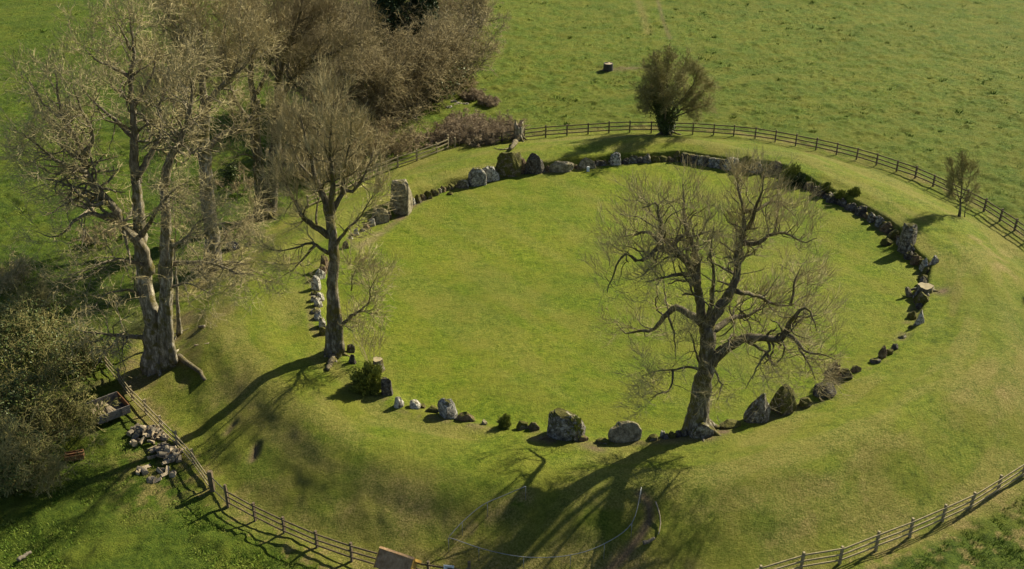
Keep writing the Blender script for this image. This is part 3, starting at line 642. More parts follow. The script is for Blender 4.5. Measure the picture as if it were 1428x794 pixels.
# big right tree, traced limb by limb (crop pixels -> photo pixels)
def mc(*p): return [(840+x/1.986, 220+y/1.986) for x, y in p]
big = tree('bare_tree', (980, 601),
  [([(972,602)]+mc((268,690),(280,620),(290,560),(292,500),(290,462)), .68, .42, 0, 0)],
  [(mc((285,475),(272,410),(262,350),(240,300),(212,270),(190,252),(150,255),(125,280),(95,285),(60,268),(35,310),(12,375)), .27, .04, 0, -2.5),
   (mc((262,350),(262,290),(250,240),(235,205),(228,150),(225,110),(222,70)), .22, .05, -.3, 1.5),
   (mc((185,255),(215,225),(235,205)), .15, .1, -1, 0),
   (mc((160,250),(165,205),(155,150),(150,125),(110,140)), .15, .04, -1.2, -2.5),
   (mc((238,325),(210,322),(180,330),(120,345)), .12, .03, -.3, -3),
   (mc((160,235),(125,205),(85,215),(40,220)), .11, .03, -1.2, 1.5),
   (mc((292,465),(330,405),(360,360),(375,310),(370,270),(385,235),(392,190),(390,145),(382,110),(370,50)), .31, .05, 0, 2),
   (mc((390,235),(430,238),(470,210),(520,215),(560,235),(595,222)), .14, .03, .9, -2),
   (mc((395,150),(430,145),(470,120),(500,130),(535,165)), .12, .03, 1.3, 3.5),
   (mc((405,195),(415,165),(425,140),(440,100),(450,50)), .12, .03, 1, -1),
   (mc((300,570),(345,525),(400,500),(450,500),(500,500),(515,465),(545,425),(565,415),(582,440),(592,480)), .33, .05, 0, -2.5),
   (mc((515,490),(540,510),(570,540),(605,545),(645,560)), .11, .03, -1.6, -4),
   (mc((545,520),(560,555),(580,585),(592,615)), .08, .02, -2, -3),
   (mc((300,480),(320,470),(360,445),(410,435),(455,400)), .2, .05, 0, 3),
   (mc((455,500),(462,530),(440,560),(420,600),(395,640)), .08, .02, -1, -4),
   (mc((372,370),(430,385),(480,405),(520,410),(555,385),(595,375)), .13, .03, .3, 3.5),
   (mc((520,410),(530,360),(540,320),(560,290)), .08, .02, 2, 3.5),
   (mc((285,465),(235,430),(205,415),(180,430),(155,460),(130,480),(100,480),(65,487),(38,462)), .24, .04, 0, 2.5),
   (mc((180,430),(195,470),(200,510),(205,565)), .07, .02, .8, -1.5),
   (mc((275,590),(230,580),(195,590),(160,590),(110,605)), .08, .02, 0, -3),
   (mc((195,590),(190,640),(160,655),(125,665)), .06, .02, -1.5, -3.5),
   (mc((268,565),(255,520),(240,480)), .07, .03, 0, -1.5),
   (mc((310,590),(330,630),(318,672)), .06, .02, 0, -2.5),
   (mc((290,470),(300,400),(310,330),(300,260),(310,190)), .16, .03, 0, -3.5)],
  [(380, (1.2, 3.0), (30, 75), .12, .38, 8, 6), (2400, (.7, 1.7), (20, 60), .2, .22, 5, 4), (12500, (.4, 1.1), (12, 50), .22, .15, 4, 3)],
  'gnarled bare tree with spreading limbs standing alone on the front right of the ring', roots=6, flare=1.45, mats=('bark', 'limb', 'twig_tan'), twr=.0065, thick=1.25)
# middle tree
mid = tree('bare_tree', (466, 494),
  [([(465,492),(465,440),(464,400),(466,360),(463,325),(459,298)], .50, .29, 0, 0), ([(476,490),(474,450),(469,415)], .27, .16, -.25, -.1)],
  [([(459,330),(445,320),(425,305),(410,280),(400,262),(392,235)], .22, .05, 0, -1.5), ([(458,353),(435,340),(415,345),(395,350),(372,347)], .13, .03, 0, -2.5),
   ([(440,342),(420,365),(400,383),(387,384)], .10, .03, -1, -2), ([(459,300),(450,270),(440,245),(432,215),(425,190),(418,160)], .26, .05, 0, 1.5),
   ([(460,300),(464,250),(460,215),(462,180),(466,140)], .22, .04, 0, -1), ([(460,300),(478,270),(495,265),(510,240),(522,210)], .2, .04, 0, 2),
   ([(466,345),(485,320),(500,305),(510,290),(520,272)], .13, .03, 0, -2), ([(470,460),(485,445),(500,435),(513,425)], .17, .08, 0, -.8),
   ([(513,425),(518,400),(528,380)], .05, .02, -.8, -2), ([(490,405),(492,385),(500,368)], .05, .02, 0, -1), ([(445,320),(440,300),(446,270),(440,250)], .09, .03, 0, 2),
   ([(440,250),(415,225),(405,190),(398,160)], .1, .03, .7, 3), ([(478,270),(480,235),(488,200),(490,165)], .12, .03, .6, -1.5), ([(432,215),(445,180),(448,140),(452,112)], .1, .03, 1, 2.5)],
  [(260, (.9, 2.5), (25, 70), .14, .28, 6, 6), (1700, (.7, 1.6), (18, 55), .2, .22, 5, 4), (9500, (.4, 1.05), (12, 48), .2, .16, 4, 3)],
  'tall bare tree on the left side of the ring with a long trunk shadow', roots=5, flare=1.5, mats=('bark', 'limb', 'twig_tan'), twr=.008, thick=1.1)
# great multi stemmed tree on the left
left1 = tree('bare_tree', (222, 512),
  [([(216,512),(213,450),(206,420),(201,390),(197,350),(194,300),(190,250)], .75, .30, 0, .4), ([(232,512),(230,460),(232,420),(230,380),(231,345),(232,300),(228,255)], .62, .26, 0, -.6),
   ([(243,505),(236,460),(234,420),(238,370),(240,335)], .28, .14, -.5, -1.2)],
  [([(190,255),(187,215),(188,190),(185,150),(181,105),(187,75),(183,40),(178,12)], .28, .05, .4, 1.5), ([(206,380),(200,350),(190,335),(170,315),(165,298),(150,280),(135,265),(120,240),(117,215),(105,190),(88,165),(82,140),(78,95)], .36, .05, .2, -3),
   ([(117,215),(130,195),(125,175),(112,150),(102,120)], .13, .04, -1.8, -4), ([(165,300),(140,300),(115,300),(80,330),(50,322)], .14, .03, -.6, -4), ([(190,250),(210,215),(225,180),(222,150),(232,120),(235,80)], .2, .04, .4, 3),
   ([(228,258),(236,225),(250,200),(262,165),(268,130),(262,90)], .26, .05, -.6, -1.5), ([(233,370),(250,368),(280,366),(310,372),(330,382),(352,382)], .17, .03, -.5, -3), ([(208,372),(185,366),(160,362),(125,375),(92,385)], .14, .03, 0, -4),
   ([(206,470),(175,470),(145,465),(117,463)], .16, .06, 0, -2), ([(184,190),(165,170),(145,155),(120,130),(105,110)], .14, .03, .8, 3), ([(182,108),(160,95),(135,85),(115,65)], .12, .03, 1.2, 0),
   ([(186,150),(202,125),(215,95),(218,60)], .12, .03, 1, 3), ([(183,70),(170,45),(160,25)], .09, .03, 1.3, -1), ([(197,330),(215,300),(228,280),(245,262),(262,255)], .15, .03, .2, -3), ([(240,345),(262,330),(275,312),(300,300)], .1, .03, -1.2, -4),
   ([(150,282),(128,285),(100,262),(70,250),(35,245)], .13, .03, -1.4, -3.5), ([(120,240),(85,228),(55,205),(30,185)], .12, .03, -2, -5), ([(88,165),(65,150),(48,125),(35,105)], .09, .02, -2.5, -1),
   ([(206,420),(180,405),(150,410),(128,430)], .12, .03, .2, -3), ([(240,400),(262,395),(280,402),(300,412)], .08, .02, -.8, -2.5)],
  [(420, (1.8, 4.4), (35, 80), .06, .42, 9, 6), (2800, (.9, 2.3), (25, 65), .1, .34, 6, 4), (11500, (.4, 1.1), (15, 55), .1, .28, 4, 3)],
  'huge bare tree with clustered pale stems at the left edge of the bank', roots=9, flare=1.35, mats=('pale', 'palelimb', 'twig_tan'), thick=1.3)
left2 = tree('bare_tree', (296, 374),
  [([(296,374),(296,330),(291,290),(288,250),(285,215),(283,180),(286,148)], .66, .44, 0, 0)],
  [([(286,150),(282,120),(285,80),(277,40),(268,-5)], .26, .06, 0, 1.5), ([(286,155),(300,130),(325,105),(345,88),(360,60)], .24, .05, 0, -2), ([(284,210),(272,190),(262,165),(258,130),(262,90),(255,50),(248,10)], .26, .05, 0, 2),
   ([(288,210),(310,187),(335,180),(350,165),(362,140)], .22, .05, 0, 3), ([(283,225),(262,205),(240,185),(225,160),(215,125)], .16, .04, 0, -3), ([(285,110),(305,85),(312,50),(318,10)], .14, .04, .5, 3),
   ([(262,165),(240,140),(230,105),(222,65)], .14, .04, .6, 3.5), ([(282,80),(260,55),(240,30),(225,5)], .12, .03, 1, -2), ([(325,105),(335,70),(332,30),(338,-5)], .12, .03, -1.2, 0),
   ([(296,318),(315,310),(335,312),(352,300)], .1, .02, 0, -3)],
  [(300, (1.8, 4.2), (30, 70), .1, .36, 8, 6), (2400, (1.0, 2.4), (22, 58), .14, .3, 6, 4), (13000, (.5, 1.2), (15, 50), .14, .25, 4, 3)],
  'tall bare tree with one thick pale trunk between the clustered tree and the twin trunks', roots=7, thick=1.3, mats=('pale', 'palelimb', 'twig_tan'))
left3 = tree('bare_tree', (371, 300),
  [([(367,300),(364,262),(360,225),(356,180),(356,140)], .6, .4, 0, 0), ([(376,300),(380,255),(384,205),(388,160),(389,120)], .6, .38, .3, 1)],
  [([(356,150),(350,110),(352,65),(346,20),(345,-15)], .24, .05, 0, 1), ([(389,125),(392,95),(404,60),(418,20),(424,-15)], .24, .06, 1, 2), ([(387,150),(405,115),(430,90),(455,78),(478,70)], .22, .05, 1, -1.5), ([(388,115),(385,75),(390,35),(385,-10)], .18, .05, 1, 4),
   ([(356,175),(335,150),(322,120),(312,85)], .16, .04, 0, 3), ([(358,130),(375,95),(372,55),(378,15)], .15, .04, 0, -2.5), ([(430,90),(450,55),(462,20),(470,-10)], .14, .04, -.3, 2), ([(384,200),(410,180),(440,172),(470,178)], .15, .03, .5, -2),
   ([(455,78),(490,62),(515,50)], .1, .03, -1, 1), ([(360,225),(340,215),(320,222)], .09, .02, 0, -3), ([(404,60),(435,35),(452,5)], .12, .03, 1.5, 4)],
  [(300, (1.8, 4.4), (28, 65), .14, .3, 8, 6), (2400, (1.0, 2.5), (20, 55), .18, .28, 6, 4), (13000, (.5, 1.3), (15, 50), .15, .22, 4, 3)],
  'tall bare dark tree with twin trunks behind the pale weathered fence', roots=6, thick=1.35, mats=('limb', 'limb', 'twig'), leaf=(5000, 'leaf', .09, 5.5))
small = tree('slender_tree', (249, 466), [([(249,466),(248,430),(246,390),(243,350),(246,315)], .16, .07, 0, 0)],
  [([(246,318),(240,290),(246,262)], .06, .02, 0, .5), ([(245,345),(256,325),(262,300)], .05, .02, 0, -1), ([(246,375),(236,355),(230,335)], .04, .02, 0, 1)],
  [(40, (.8, 2), (30, 60), .15, .25, 5, 4), (260, (.5, 1.2), (20, 50), .15, .25, 4, 3)], 'slender pale tree right of the clustered stems', mats=('pale', 'palelimb', 'twig_tan'), roots=3, cat_='tree')

# ------------------------------------------------------------------ bushes and shrubs: stems fanned from the base
def shrubmesh(hgt, wid, n0, n1, n2, up=.15, wig=.25, r0=.05, twr=.012, lean=(0, 0), basew=.15, sh=.08):
    a = rng.random(n0)*2*np.pi; q = np.sqrt(rng.random(n0)); L = hgt*rng.uniform(.55, .95, n0)
    d = nrm(np.stack([np.cos(a)*q*wid/hgt*.9+lean[0], np.sin(a)*q*wid/hgt*.9+lean[1], np.ones(n0)], 1))
    P = np.empty((n0, 6, 3)); P[:, 0] = np.stack([np.cos(a)*q*basew*wid, np.sin(a)*q*basew*wid, np.full(n0, -.1)], 1)
    for k in range(1, 6): d = nrm(d+rng.normal(size=(n0, 3))*wig*.5+np.array([0, 0, up*.3])); P[:, k] = P[:, k-1]+d*(L/5)[:, None]
    Rr = r0*np.linspace(1, .35, 6)[None]*rng.uniform(.6, 1.2, (n0, 1))
    P1, R1 = grow(P, Rr, n1, (hgt*.18, hgt*.38), (25, 60), up, wig, 5, .55, .15, twr); P2, R2 = grow(P1, R1, n2, (hgt*sh, hgt*sh*2.4), (20, 60), up, wig, 4, .6, .1, twr)
    return (P, Rr), (P1, R1), (P2, R2)
def shrub(name, px, py, hpx, wpx, n, label, cat_, group=None, mats=('limb', 'twig'), leaf=None, **kw):
    B = ground(px, py); k = ppm(B); el = math.atan2(H, B.y); hgt = max(hpx/k-.35*wpx/k*math.sin(el), .35)/math.cos(el); wid = wpx/k/2
    root = empty(name, B); tag(root, label, cat_, group)
    a, b_, c = shrubmesh(hgt, wid, *n, **kw)
    mb = MB()
    for P, Rr in (a, b_): v_, q_, _ = tubes(P, Rr, 4); mb.add(v_, q_)
    mb.build('stems', M[mats[0]], root); v_, q_, _ = tubes(c[0], c[1], 3); MB().add(v_, q_).build('crown', M[mats[1]], root)
    if leaf:
        cnt, mt, size, sp, hi = leaf; src = np.concatenate([b_[0].reshape(-1, 3), c[0].reshape(-1, 3)]); src = src[(src[:, 2] < hgt*hi) & (src[:, 2] > 0)]
        leaves('leaves', src, cnt, size, sp, M[mt], root)
    return root
# lone thorn tree at the back, leaning right with ivy up its stem
th_ = tree('thorn_tree', (930, 187), [([(930,187),(928,172),(927,158)], .5, .34, 0, 0)],
  [([(927,165),(918,140),(908,118),(900,100)], .16, .04, 0, 1), ([(928,162),(924,135),(918,108),(914,88)], .15, .04, 0, -1.5), ([(929,160),(931,130),(930,104),(934,80)], .16, .04, 0, .5), ([(930,160),(940,132),(950,108),(955,86)], .15, .04, 0, 2),
   ([(931,162),(950,140),(966,118),(974,96)], .15, .04, 0, -1), ([(932,165),(955,150),(975,135),(988,118)], .13, .03, 0, 1), ([(932,168),(955,158),(975,150),(990,145)], .1, .03, 0, -1.5), ([(926,168),(912,155),(903,140),(897,122)], .12, .03, 0, -1.5), ([(927,170),(930,150),(938,130),(942,112)], .12, .03, -.5, -3), ([(928,170),(925,150),(920,130),(925,112)], .12, .03, .5, 3)],
  [(240, (.8, 1.9), (20, 60), .16, .22, 6, 5), (2200, (.5, 1.3), (20, 70), .02, .28, 5, 4), (17000, (.25, .7), (15, 65), .04, .25, 4, 3)], 'lone dense thorn tree with dark ivied stem on the back of the bank', mats=('bark', 'limb', 'twig_green'), roots=4, flare=1.2)
zz = rng.random(2600)**1.25; a_ = rng.random(2600)*6.283; rr_ = (.45+zz*1.5)*np.sqrt(rng.random(2600))*(1+.4*np.sin(a_*3+zz*6)); src = np.stack([np.cos(a_)*rr_-zz*1.0, np.sin(a_)*rr_, zz*4.9], 1)
leaves('ivy', src, 13000, .09, .16, M['leaf'], th_)
hw = tree('hawthorn_tree', (1338, 303), [([(1338,303),(1339,288),(1340,272)], .14, .09, 0, 0)],
  [([(1339,280),(1333,262),(1329,245),(1328,230)], .05, .02, 0, .4), ([(1340,275),(1342,255),(1341,238),(1342,224)], .06, .02, 0, -.3), ([(1340,278),(1349,262),(1353,248),(1353,234)], .05, .02, 0, .5), ([(1339,285),(1330,275),(1325,262)], .04, .015, 0, -.6), ([(1340,284),(1350,275),(1357,264)], .04, .015, 0, .3), ([(1340,276),(1340,258),(1336,244)], .04, .015, 0, -1), ([(1345,303),(1346,292),(1350,280)], .05, .03, .2, .3)],
  [(120, (.5, 1.1), (20, 60), .2, .2, 5, 4), (800, (.3, .8), (15, 50), .15, .2, 4, 4), (3600, (.2, .5), (12, 50), .12, .2, 4, 3)], 'small young hawthorn tree inside the fence on the right', mats=('bark', 'limb', 'twig_green'), roots=0, flare=1.2, jitter=.02, twr=.008)
ob = shrub('bush', 1470, 408, 62, 50, (40, 400, 3000), 'bush at the right edge whose shadow falls on the bank', 'bush', mats=('limb', 'twig_green'), up=.1, r0=.06, leaf=(9000, 'leaf', .10, .25, 1))
# hedgerow trees behind on the upper left: each its own
for px, py, hp, wp, n, lab, mt, lf_ in [(a0, a1, a2, a3, (n0_, int(n1_*1.4), int(n2_*1.7)), a5, a6, a7) for a0, a1, a2, a3, (n0_, n1_, n2_), a5, a6, a7 in [
    (505,182,150,120,(50,900,9000),'wide brown twiggy tree nearest the middle tree in the hedgerow',('limb','twig_brown'),(3000,'leafy',.07,.4,.6)),
    (560,162,125,110,(50,900,9000),'brown twiggy tree in the middle of the hedgerow with dense low branches',('limb','twig_brown'),None),
    (450,150,170,110,(40,800,8000),'grey brown hedgerow tree behind the twin trunked tree',('limb','twig'),(2500,'leafy',.07,.4,.6)),
    (600,140,120,80,(45,800,7500),'brown hedgerow tree right of centre with ivy low down',('limb','twig_brown'),(5000,'leaf',.12,.5,.5)),
    (632,112,110,90,(45,800,8000),'pale grey feathery tree at the right end of the hedgerow',('palelimb','twig_tan'),None),
    (612,60,90,100,(45,800,7000),'hazy brown tree beyond the right end of the hedgerow at the top edge',('palelimb','twig_brown'),None),
    (520,80,110,110,(40,800,7000),'brown hedgerow tree below the dark conifers',('limb','twig'),(3500,'leaf',.09,.4,.5)),
    (430,60,110,120,(40,800,6500),'hazy hedgerow tree at the top edge left of the conifers',('limb','twig_tan'),None),
    (660,40,70,60,(35,500,4500),'small pale tree nearest the open field at the top edge',('palelimb','twig_tan'),None)]]:
    shrub('hedgerow_tree', px, py, hp, wp, n, lab, 'tree', 'trees of the hedgerow behind the ring', mats=mt, leaf=lf_, up=.04, wig=.45, r0=.09, twr=.012, basew=.4, sh=.05)
for px, py, hp, wp, n, lab in [(470,236,66,90,(50,600,5200),'brown undergrowth bush behind the pale fence, left one'),(525,218,62,86,(50,600,5200),'brown undergrowth bush behind the pale fence, right one'),(635,128,34,60,(45,400,3000),'low dense reddish shrub under the pale feathery tree'),(600,128,30,50,(40,350,2400),'low dark shrub under the ivied hedgerow tree'),
    (415,238,50,70,(35,300,2400),'grey undergrowth bush between the twin trunks and the middle tree'),(330,262,34,60,(30,260,1800),'low scrub bush right of the thick pale trunk'),(335,335,26,60,(30,260,1800),'scrub bush at the foot of the thick pale trunk'),(150,330,36,80,(30,260,2000),'pale scrub bush left of the clustered stems')]:
    shrub('undergrowth_bush', px, py, hp, wp, n, lab, 'bush', 'undergrowth bushes under the trees', mats=('twig_grey', 'twig_brown'), up=.08, wig=.35, r0=.035, twr=.013, basew=.7)
def conifer(px, py, hpx, rad, lab):
    B = ground(px, py); k = ppm(B); hgt = hpx/k/.86; root = empty('conifer', B); tag(root, lab, 'tree', 'dark conifers in the hedgerow')
    MB().tubes(np.array([[0, 0, -.3], [0, 0, hgt*.5], [0, 0, hgt]]), np.array([.3, .2, .04]), 8).build('trunk', M['bark'], root, smooth=True)
    n = 14000; z = rng.random(n)**.8; a = rng.random(n)*6.283; rr_ = rad*(1-z*.75)*np.sqrt(rng.uniform(.35, 1, n))*(1+.25*np.sin(a*5+z*30)); src = np.stack([np.cos(a)*rr_, np.sin(a)*rr_, z*hgt], 1)
    leaves('foliage', src, n, .16, .12, M['leafd'], root)
conifer(548, 84, 100, 3.6, 'dark conifer at the top edge, left one of a pair'); conifer(592, 78, 92, 3.2, 'dark conifer at the top edge, right one of a pair')
for px, py, hp, wp, lab in [(572,142,66,26,'dark ivied evergreen shrub in the hedgerow by the field edge'),(548,105,50,30,'small dark holly bush deep in the hedgerow')]:
    shrub('evergreen_shrub', px+20, py, hp, wp, (20,200,800), lab, 'bush', leaf=(6000, 'leaf', .13, .4, 1), mats=('limb', 'twig'))
# bramble mound and strip
for i, (px, py, hp, wp, lab) in enumerate([(628,191,30,56,'left lobe of the grey brown bramble mound by the broken stump'),(660,193,40,66,'tall middle lobe of the bramble mound'),(695,188,36,60,'right lobe of the bramble mound beside the stump'),(648,172,24,60,'back lobe of the bramble mound towards the field'),(590,198,20,56,'low bramble strip running left behind the pale fence'),(560,207,16,50,'lowest left end of the bramble strip'),(660,137,18,26,'small thorny clump above the bramble mound at the field edge'),(682,146,16,24,'right small clump at the field edge above the bramble')]):
    shrub('bramble', px, py, hp, wp, (90, 1100, 5200), lab, 'bramble', 'brambles behind the back left fence', mats=('twig_grey', 'twig_grey'), up=-.12, wig=.45, r0=.02, twr=.014, basew=.75)
# thicket on the lower left
for i, (px, py, hp, wp, lab, lf_, mt) in enumerate([
    (25,500,110,110,'dark leafy thicket bush on the left edge, uppermost',(6000,'leaf',.09,.4,.7),'twig_green'),(85,515,95,110,'tangled grey thicket bush above the old cart',(3500,'leaf',.08,.4,.6),'twig_green'),(45,590,100,120,'olive twigged thicket bush left of the old cart',(2500,'leafy',.06,.4,1),'twig_green'),(105,600,70,80,'lichened olive bush touching the old cart',(2500,'leafy',.05,.3,1),'twig_green'),
    (12,680,120,90,'dense brown thicket bush low on the left edge',(3500,'leaf',.08,.4,.5),'twig_green'),(62,675,80,90,'arching bare bush at the lower edge of the thicket',(1200,'leafy',.05,.3,1),'twig_green'),(5,600,100,70,'dark ivy bush at the left edge beside the olive bush',(7000,'leaf',.09,.4,.9),'twig_green'),(130,505,50,60,'low scrub at the top of the pale sloping fence',(2500,'leaf',.07,.3,.8),'twig_green'),
    (60,430,60,90,'pale scrub bush above the thicket on the left',None,'twig_green'),(15,400,60,60,'scrub bush on the left edge above the thicket',None,'twig_tan')]):
    shrub('thicket_bush', px, py, hp, wp, (38, 330, 2300), lab, 'bush', 'bushes of the thicket on the lower left', mats=('twig_green', mt), leaf=(int(lf_[0]*1.3),)+lf_[1:] if lf_ else None, up=.0, wig=.4, r0=.045, twr=.009, basew=.5)
# low plants on the ring
def clump(px, py, hpx, wpx, mat, cnt, lab, name='bush', up=1.0, size=.07, cat_='bush', squash=1.):
    B = ground(px, py); k = ppm(B); w_ = wpx/k/2; h_ = hpx/k*.95; root = empty(name, B+Vector((0, w_*.5, 0))); tag(root, lab, cat_)
    n = cnt; v_ = nrm(rng.normal(size=(n, 3))); v_[:, 2] = np.abs(v_[:, 2]); q = rng.uniform(.5, 1, (n, 1))*(1+1.1*(fbm(v_[:, 0]*2+5, v_[:, 2]*2+v_[:, 1], 1.5, 2, 3)-.5)[:, None])
    c = v_*q*np.array([w_, w_*.85, h_*.9])
    d = nrm(v_+rng.normal(size=(n, 3))*.5+np.array([0, 0, up]))*size*rng.uniform(.7, 1.5, (n, 1)); s_ = nrm(np.cross(d, rng.normal(size=(n, 3))))*size*.28
    V_ = np.stack([c-s_, c+s_, c+d+s_*.3, c+d-s_*.3], 1).reshape(-1, 3); obj('foliage', npmesh('foliage', V_, np.arange(n*4).reshape(-1, 4), None, M[mat]), root)
    st = grow(np.array([[[0, 0, 0], [0, 0, h_*.3], [0, 0, h_*.6]]]), np.array([[.05, .04, .02]]), 40, (w_*.5, w_*.9), (20, 70), .1, .2, 4, .5, 0, .01)
    V2, Q2, _ = tubes(st[0], st[1], 3); obj('stems', npmesh('stems', V2, Q2, None, M['twig']), root); return root
clump(511, 549, 42, 44, 'leafl', 7000, 'round yellow green ivy bush on the ring below the middle tree', size=.16)
clump(703, 598, 21, 18, 'leafl', 5000, 'small round clipped green bush in the front row', up=.6, size=.07)
clump(799, 613, 32, 24, 'leafl', 4000, 'grass tussock on the shoulder of the biggest front boulder', 'grass_tussock', cat_='grass tussock', up=1.5, size=.14)
clump(1161, 534, 28, 20, 'twig_grey', 5000, 'small dark grey bush in the lower right run of stones', up=1.2, size=.12)
clump(1104, 256, 26, 26, 'leafl', 5000, 'green bush on the ring right of the overhanging boulder', up=1.2, size=.13)
clump(1114, 262, 20, 20, 'leafd', 3500, 'dark low bush between the green bush and the right arc', up=.5, size=.1)
for px, py, w_, lab in [(1152,266,14,'small grass tuft above the right arc, left one'),(1172,277,14,'small grass tuft above the right arc, middle one'),(1192,273,16,'small grass tuft above the right arc, right one'),(1040,229,14,'rough tuft behind the low mossy stone at the back')]:
    clump(px, py, 10, w_, 'leafl', 1200, lab, 'grass_tussock', cat_='grass tussock', size=.15)
# sprouting stump and its shoots
def stump(px, py, wpx, hpx, lab, mat='bark', top='wood', roots=0, broken=False):
    p = ground(px, py); k = ppm(p); r0 = wpx/k/2; hh = hpx/k/.9; root = empty('tree_stump', p+Vector((0, r0*.6, 0))); tag(root, lab, 'tree stump')
    n = 22; ang = np.arange(n)*2*np.pi/n; V_ = []; lvls = 9
    for j in range(lvls):
        z = -.25+(hh+.25)*j/(lvls-1); f = 1+.35*math.exp(-max(z, 0)/.3)
        rr_ = r0*f*(1+.12*np.sin(ang*3+1)+.08*np.sin(ang*7+j*.2)+.05*(rng.random(n)-.5)); zz = np.full(n, z)
        if broken and j == lvls-1: zz = z+.25*hh*np.sin(ang*2+.8)+.2*hh*(rng.random(n)-.5); rr_ = rr_*.8
        V_.append(np.stack([np.cos(ang)*rr_, np.sin(ang)*rr_, zz], 1))
    V_ = np.concatenate(V_); ii_ = np.arange(lvls*n).reshape(lvls, n)
    Q_ = np.stack([ii_[:-1], np.roll(ii_[:-1], -1, 1), np.roll(ii_[1:], -1, 1), ii_[1:]], -1).reshape(-1, 4)
    obj('trunk', npmesh('trunk', V_, Q_, None, M[mat], True), root)
    tv = np.concatenate([V_[-n:]*np.array([.985, .985, 1])-np.array([0, 0, .01]), [[0, 0, hh*(.75 if broken else 1)-.02]]]); T_ = [[i, (i+1) % n, n] for i in range(n)]
    obj('cut_face', npmesh('cut_face', tv, None, T_, M[top]), root)
    if roots:
        rt = MB()
        for q in range(roots):
            a_ = q*6.283/roots+rng.uniform(-.3, .3); L_ = rng.uniform(1.3, 2.2)*r0+.3
            rt.tubes(resample([Vector((math.cos(a_)*r0*.7, math.sin(a_)*r0*.7, hh*.35)), Vector((math.cos(a_)*L_*.7, math.sin(a_)*L_*.7, .12)), Vector((math.cos(a_+.2)*L_*1.2, math.sin(a_+.2)*L_*1.2, -.1))], 6), np.linspace(r0*.3, r0*.1, 6), 6)
        rt.build('roots', M[mat], root, smooth=True)
    return root
stump(527, 519, 13, 17, 'upright cut tree stump standing in the ivy bush', 'bark', 'fencep')
shrub('sapling', 520, 505, 95, 60, (7, 60, 300), 'thin bare sapling shoots rising beside the upright cut stump', 'sapling', mats=('twig_tan', 'twig_tan'), up=.3, wig=.12, r0=.022, twr=.009, basew=.3)
stump(723, 197, 13, 22, 'jagged broken tree stump above the big mossy stone', 'pale', 'wood', 5, True)
stump(1291, 411, 19, 10, 'wide sawn tree stump with a pale top on the right arc', 'bark', 'fencep', 5)
# roots crawling from the broken stump down to the big stones
def log(name, pix, r0, r1, mat, lab, cat_, lift=.05, sides=8):
    P = [ground(*p) for p in pix]; b = P[0].copy(); pts = [p-b+Vector((0, 0, r0*.6+lift)) for p in P]
    q = resample(pts, 10); q[1:-1] += (rng.random((8, 3))-.5)*r0*.5; m_ = MB(); m_.tubes(q, np.linspace(r0, r1, 10), sides)
    return tag(m_.build(name, M[mat], None, b, True), lab, cat_)
log('exposed_root', [(719,201),(716,206),(711,211)], .30, .16, 'limb', 'dark exposed root running down from the broken stump to the mossy stone', 'root')
log('fallen_branch', [(712,207),(700,210),(689,208)], .06, .03, 'pale', 'bleached forked branch poking out left of the broken stump', 'branch')
log('exposed_root', [(250,500),(266,513),(280,522),(286,533)], .22, .12, 'limb', 'thick mossy root reaching right from the clustered tree down the bank', 'root')
log('exposed_root', [(466,500),(460,512),(457,520)], .24, .14, 'limb', 'mossy root below the middle tree trunk', 'root')
log('fallen_branch', [(914,701),(919,716),(921,732),(918,747)], .04, .03, 'wood', 'pale bare stick lying beside the dirt track on the front bank', 'branch')
log('rotten_log', [(897,760),(905,757),(913,753)], .12, .07, 'woodd', 'rotten dark log at the lower end of the pale stick', 'log')
log('rotten_log', [(26,784),(34,778),(44,772)], .13, .08, 'woodd', 'rotten log lying in the long grass at the bottom left corner', 'log')
log('fallen_branch', [(272,484),(282,483),(292,481)], .09, .07, 'wood', 'short broken branch lying on the bank right of the slender tree', 'branch')
log('fallen_branch', [(278,458),(286,457)], .10, .12, 'woodd', 'dark stub of wood lying above the short broken branch', 'branch')
log('broken_branch', [(107,309),(118,300),(131,291)], .14, .14, 'wood', 'thick bleached broken branch lying in the grass left of the clustered tree', 'branch')
# root plate at the right arc stump, black sack, feeder, marker
p = ground(322, 350); g = rockmesh('sack', 1.5, .9, .7, M['black'], 991, 'boulder', .1); tag(obj('sack', g, None, p+Vector((0, .3, 0))), 'shiny black sack lying right of the thick pale trunk', 'sack')
p = ground(848, 98); root = empty('feeding_trough', p); tag(root, 'dark round feeder in the far field beside worn bare earth', 'feeder')
ang = np.arange(16)*2*np.pi/16
def ringmesh(r_, z0, z1, t_):
    V_ = np.concatenate([np.stack([np.cos(ang)*rr2, np.sin(ang)*rr2, np.full(16, zz)], 1) for rr2, zz in ((r_, z0), (r_*.92, z1), (r_*.92-t_, z1), (r_*.9-t_, z0+.1))]); ii_ = np.arange(64).reshape(4, 16)
    return V_, np.stack([ii_[:-1], np.roll(ii_[:-1], -1, 1), np.roll(ii_[1:], -1, 1), ii_[1:]], -1).reshape(-1, 4)
V_, Q_ = ringmesh(.62, 0, .85, .08); obj('drum', npmesh('drum', V_, Q_, None, M['iron']), root)
V_ = np.concatenate([np.stack([np.cos(ang)*.5, np.sin(ang)*.5, .72+.12*rng.random(16)], 1), [[0, 0, .9]]]); obj('fodder', npmesh('fodder', V_, None, [[i, (i+1) % 16, 16] for i in range(16)], M['wood']), root)
p = ground(820, 239); tag(MB().box((0, 0, .18), (.26, .1, .5)).box((0, 0, .44), (.2, .08, .06)).build('marker_stone', M['sign'], None, p), 'small white marker in front of the brown triangular stone', 'marker')
p = ground(105, 640); root = empty('water_trough', p); tag(root, 'rusty brown trough half hidden in the grass left of the log heap', 'trough'); root.rotation_euler.z = .3
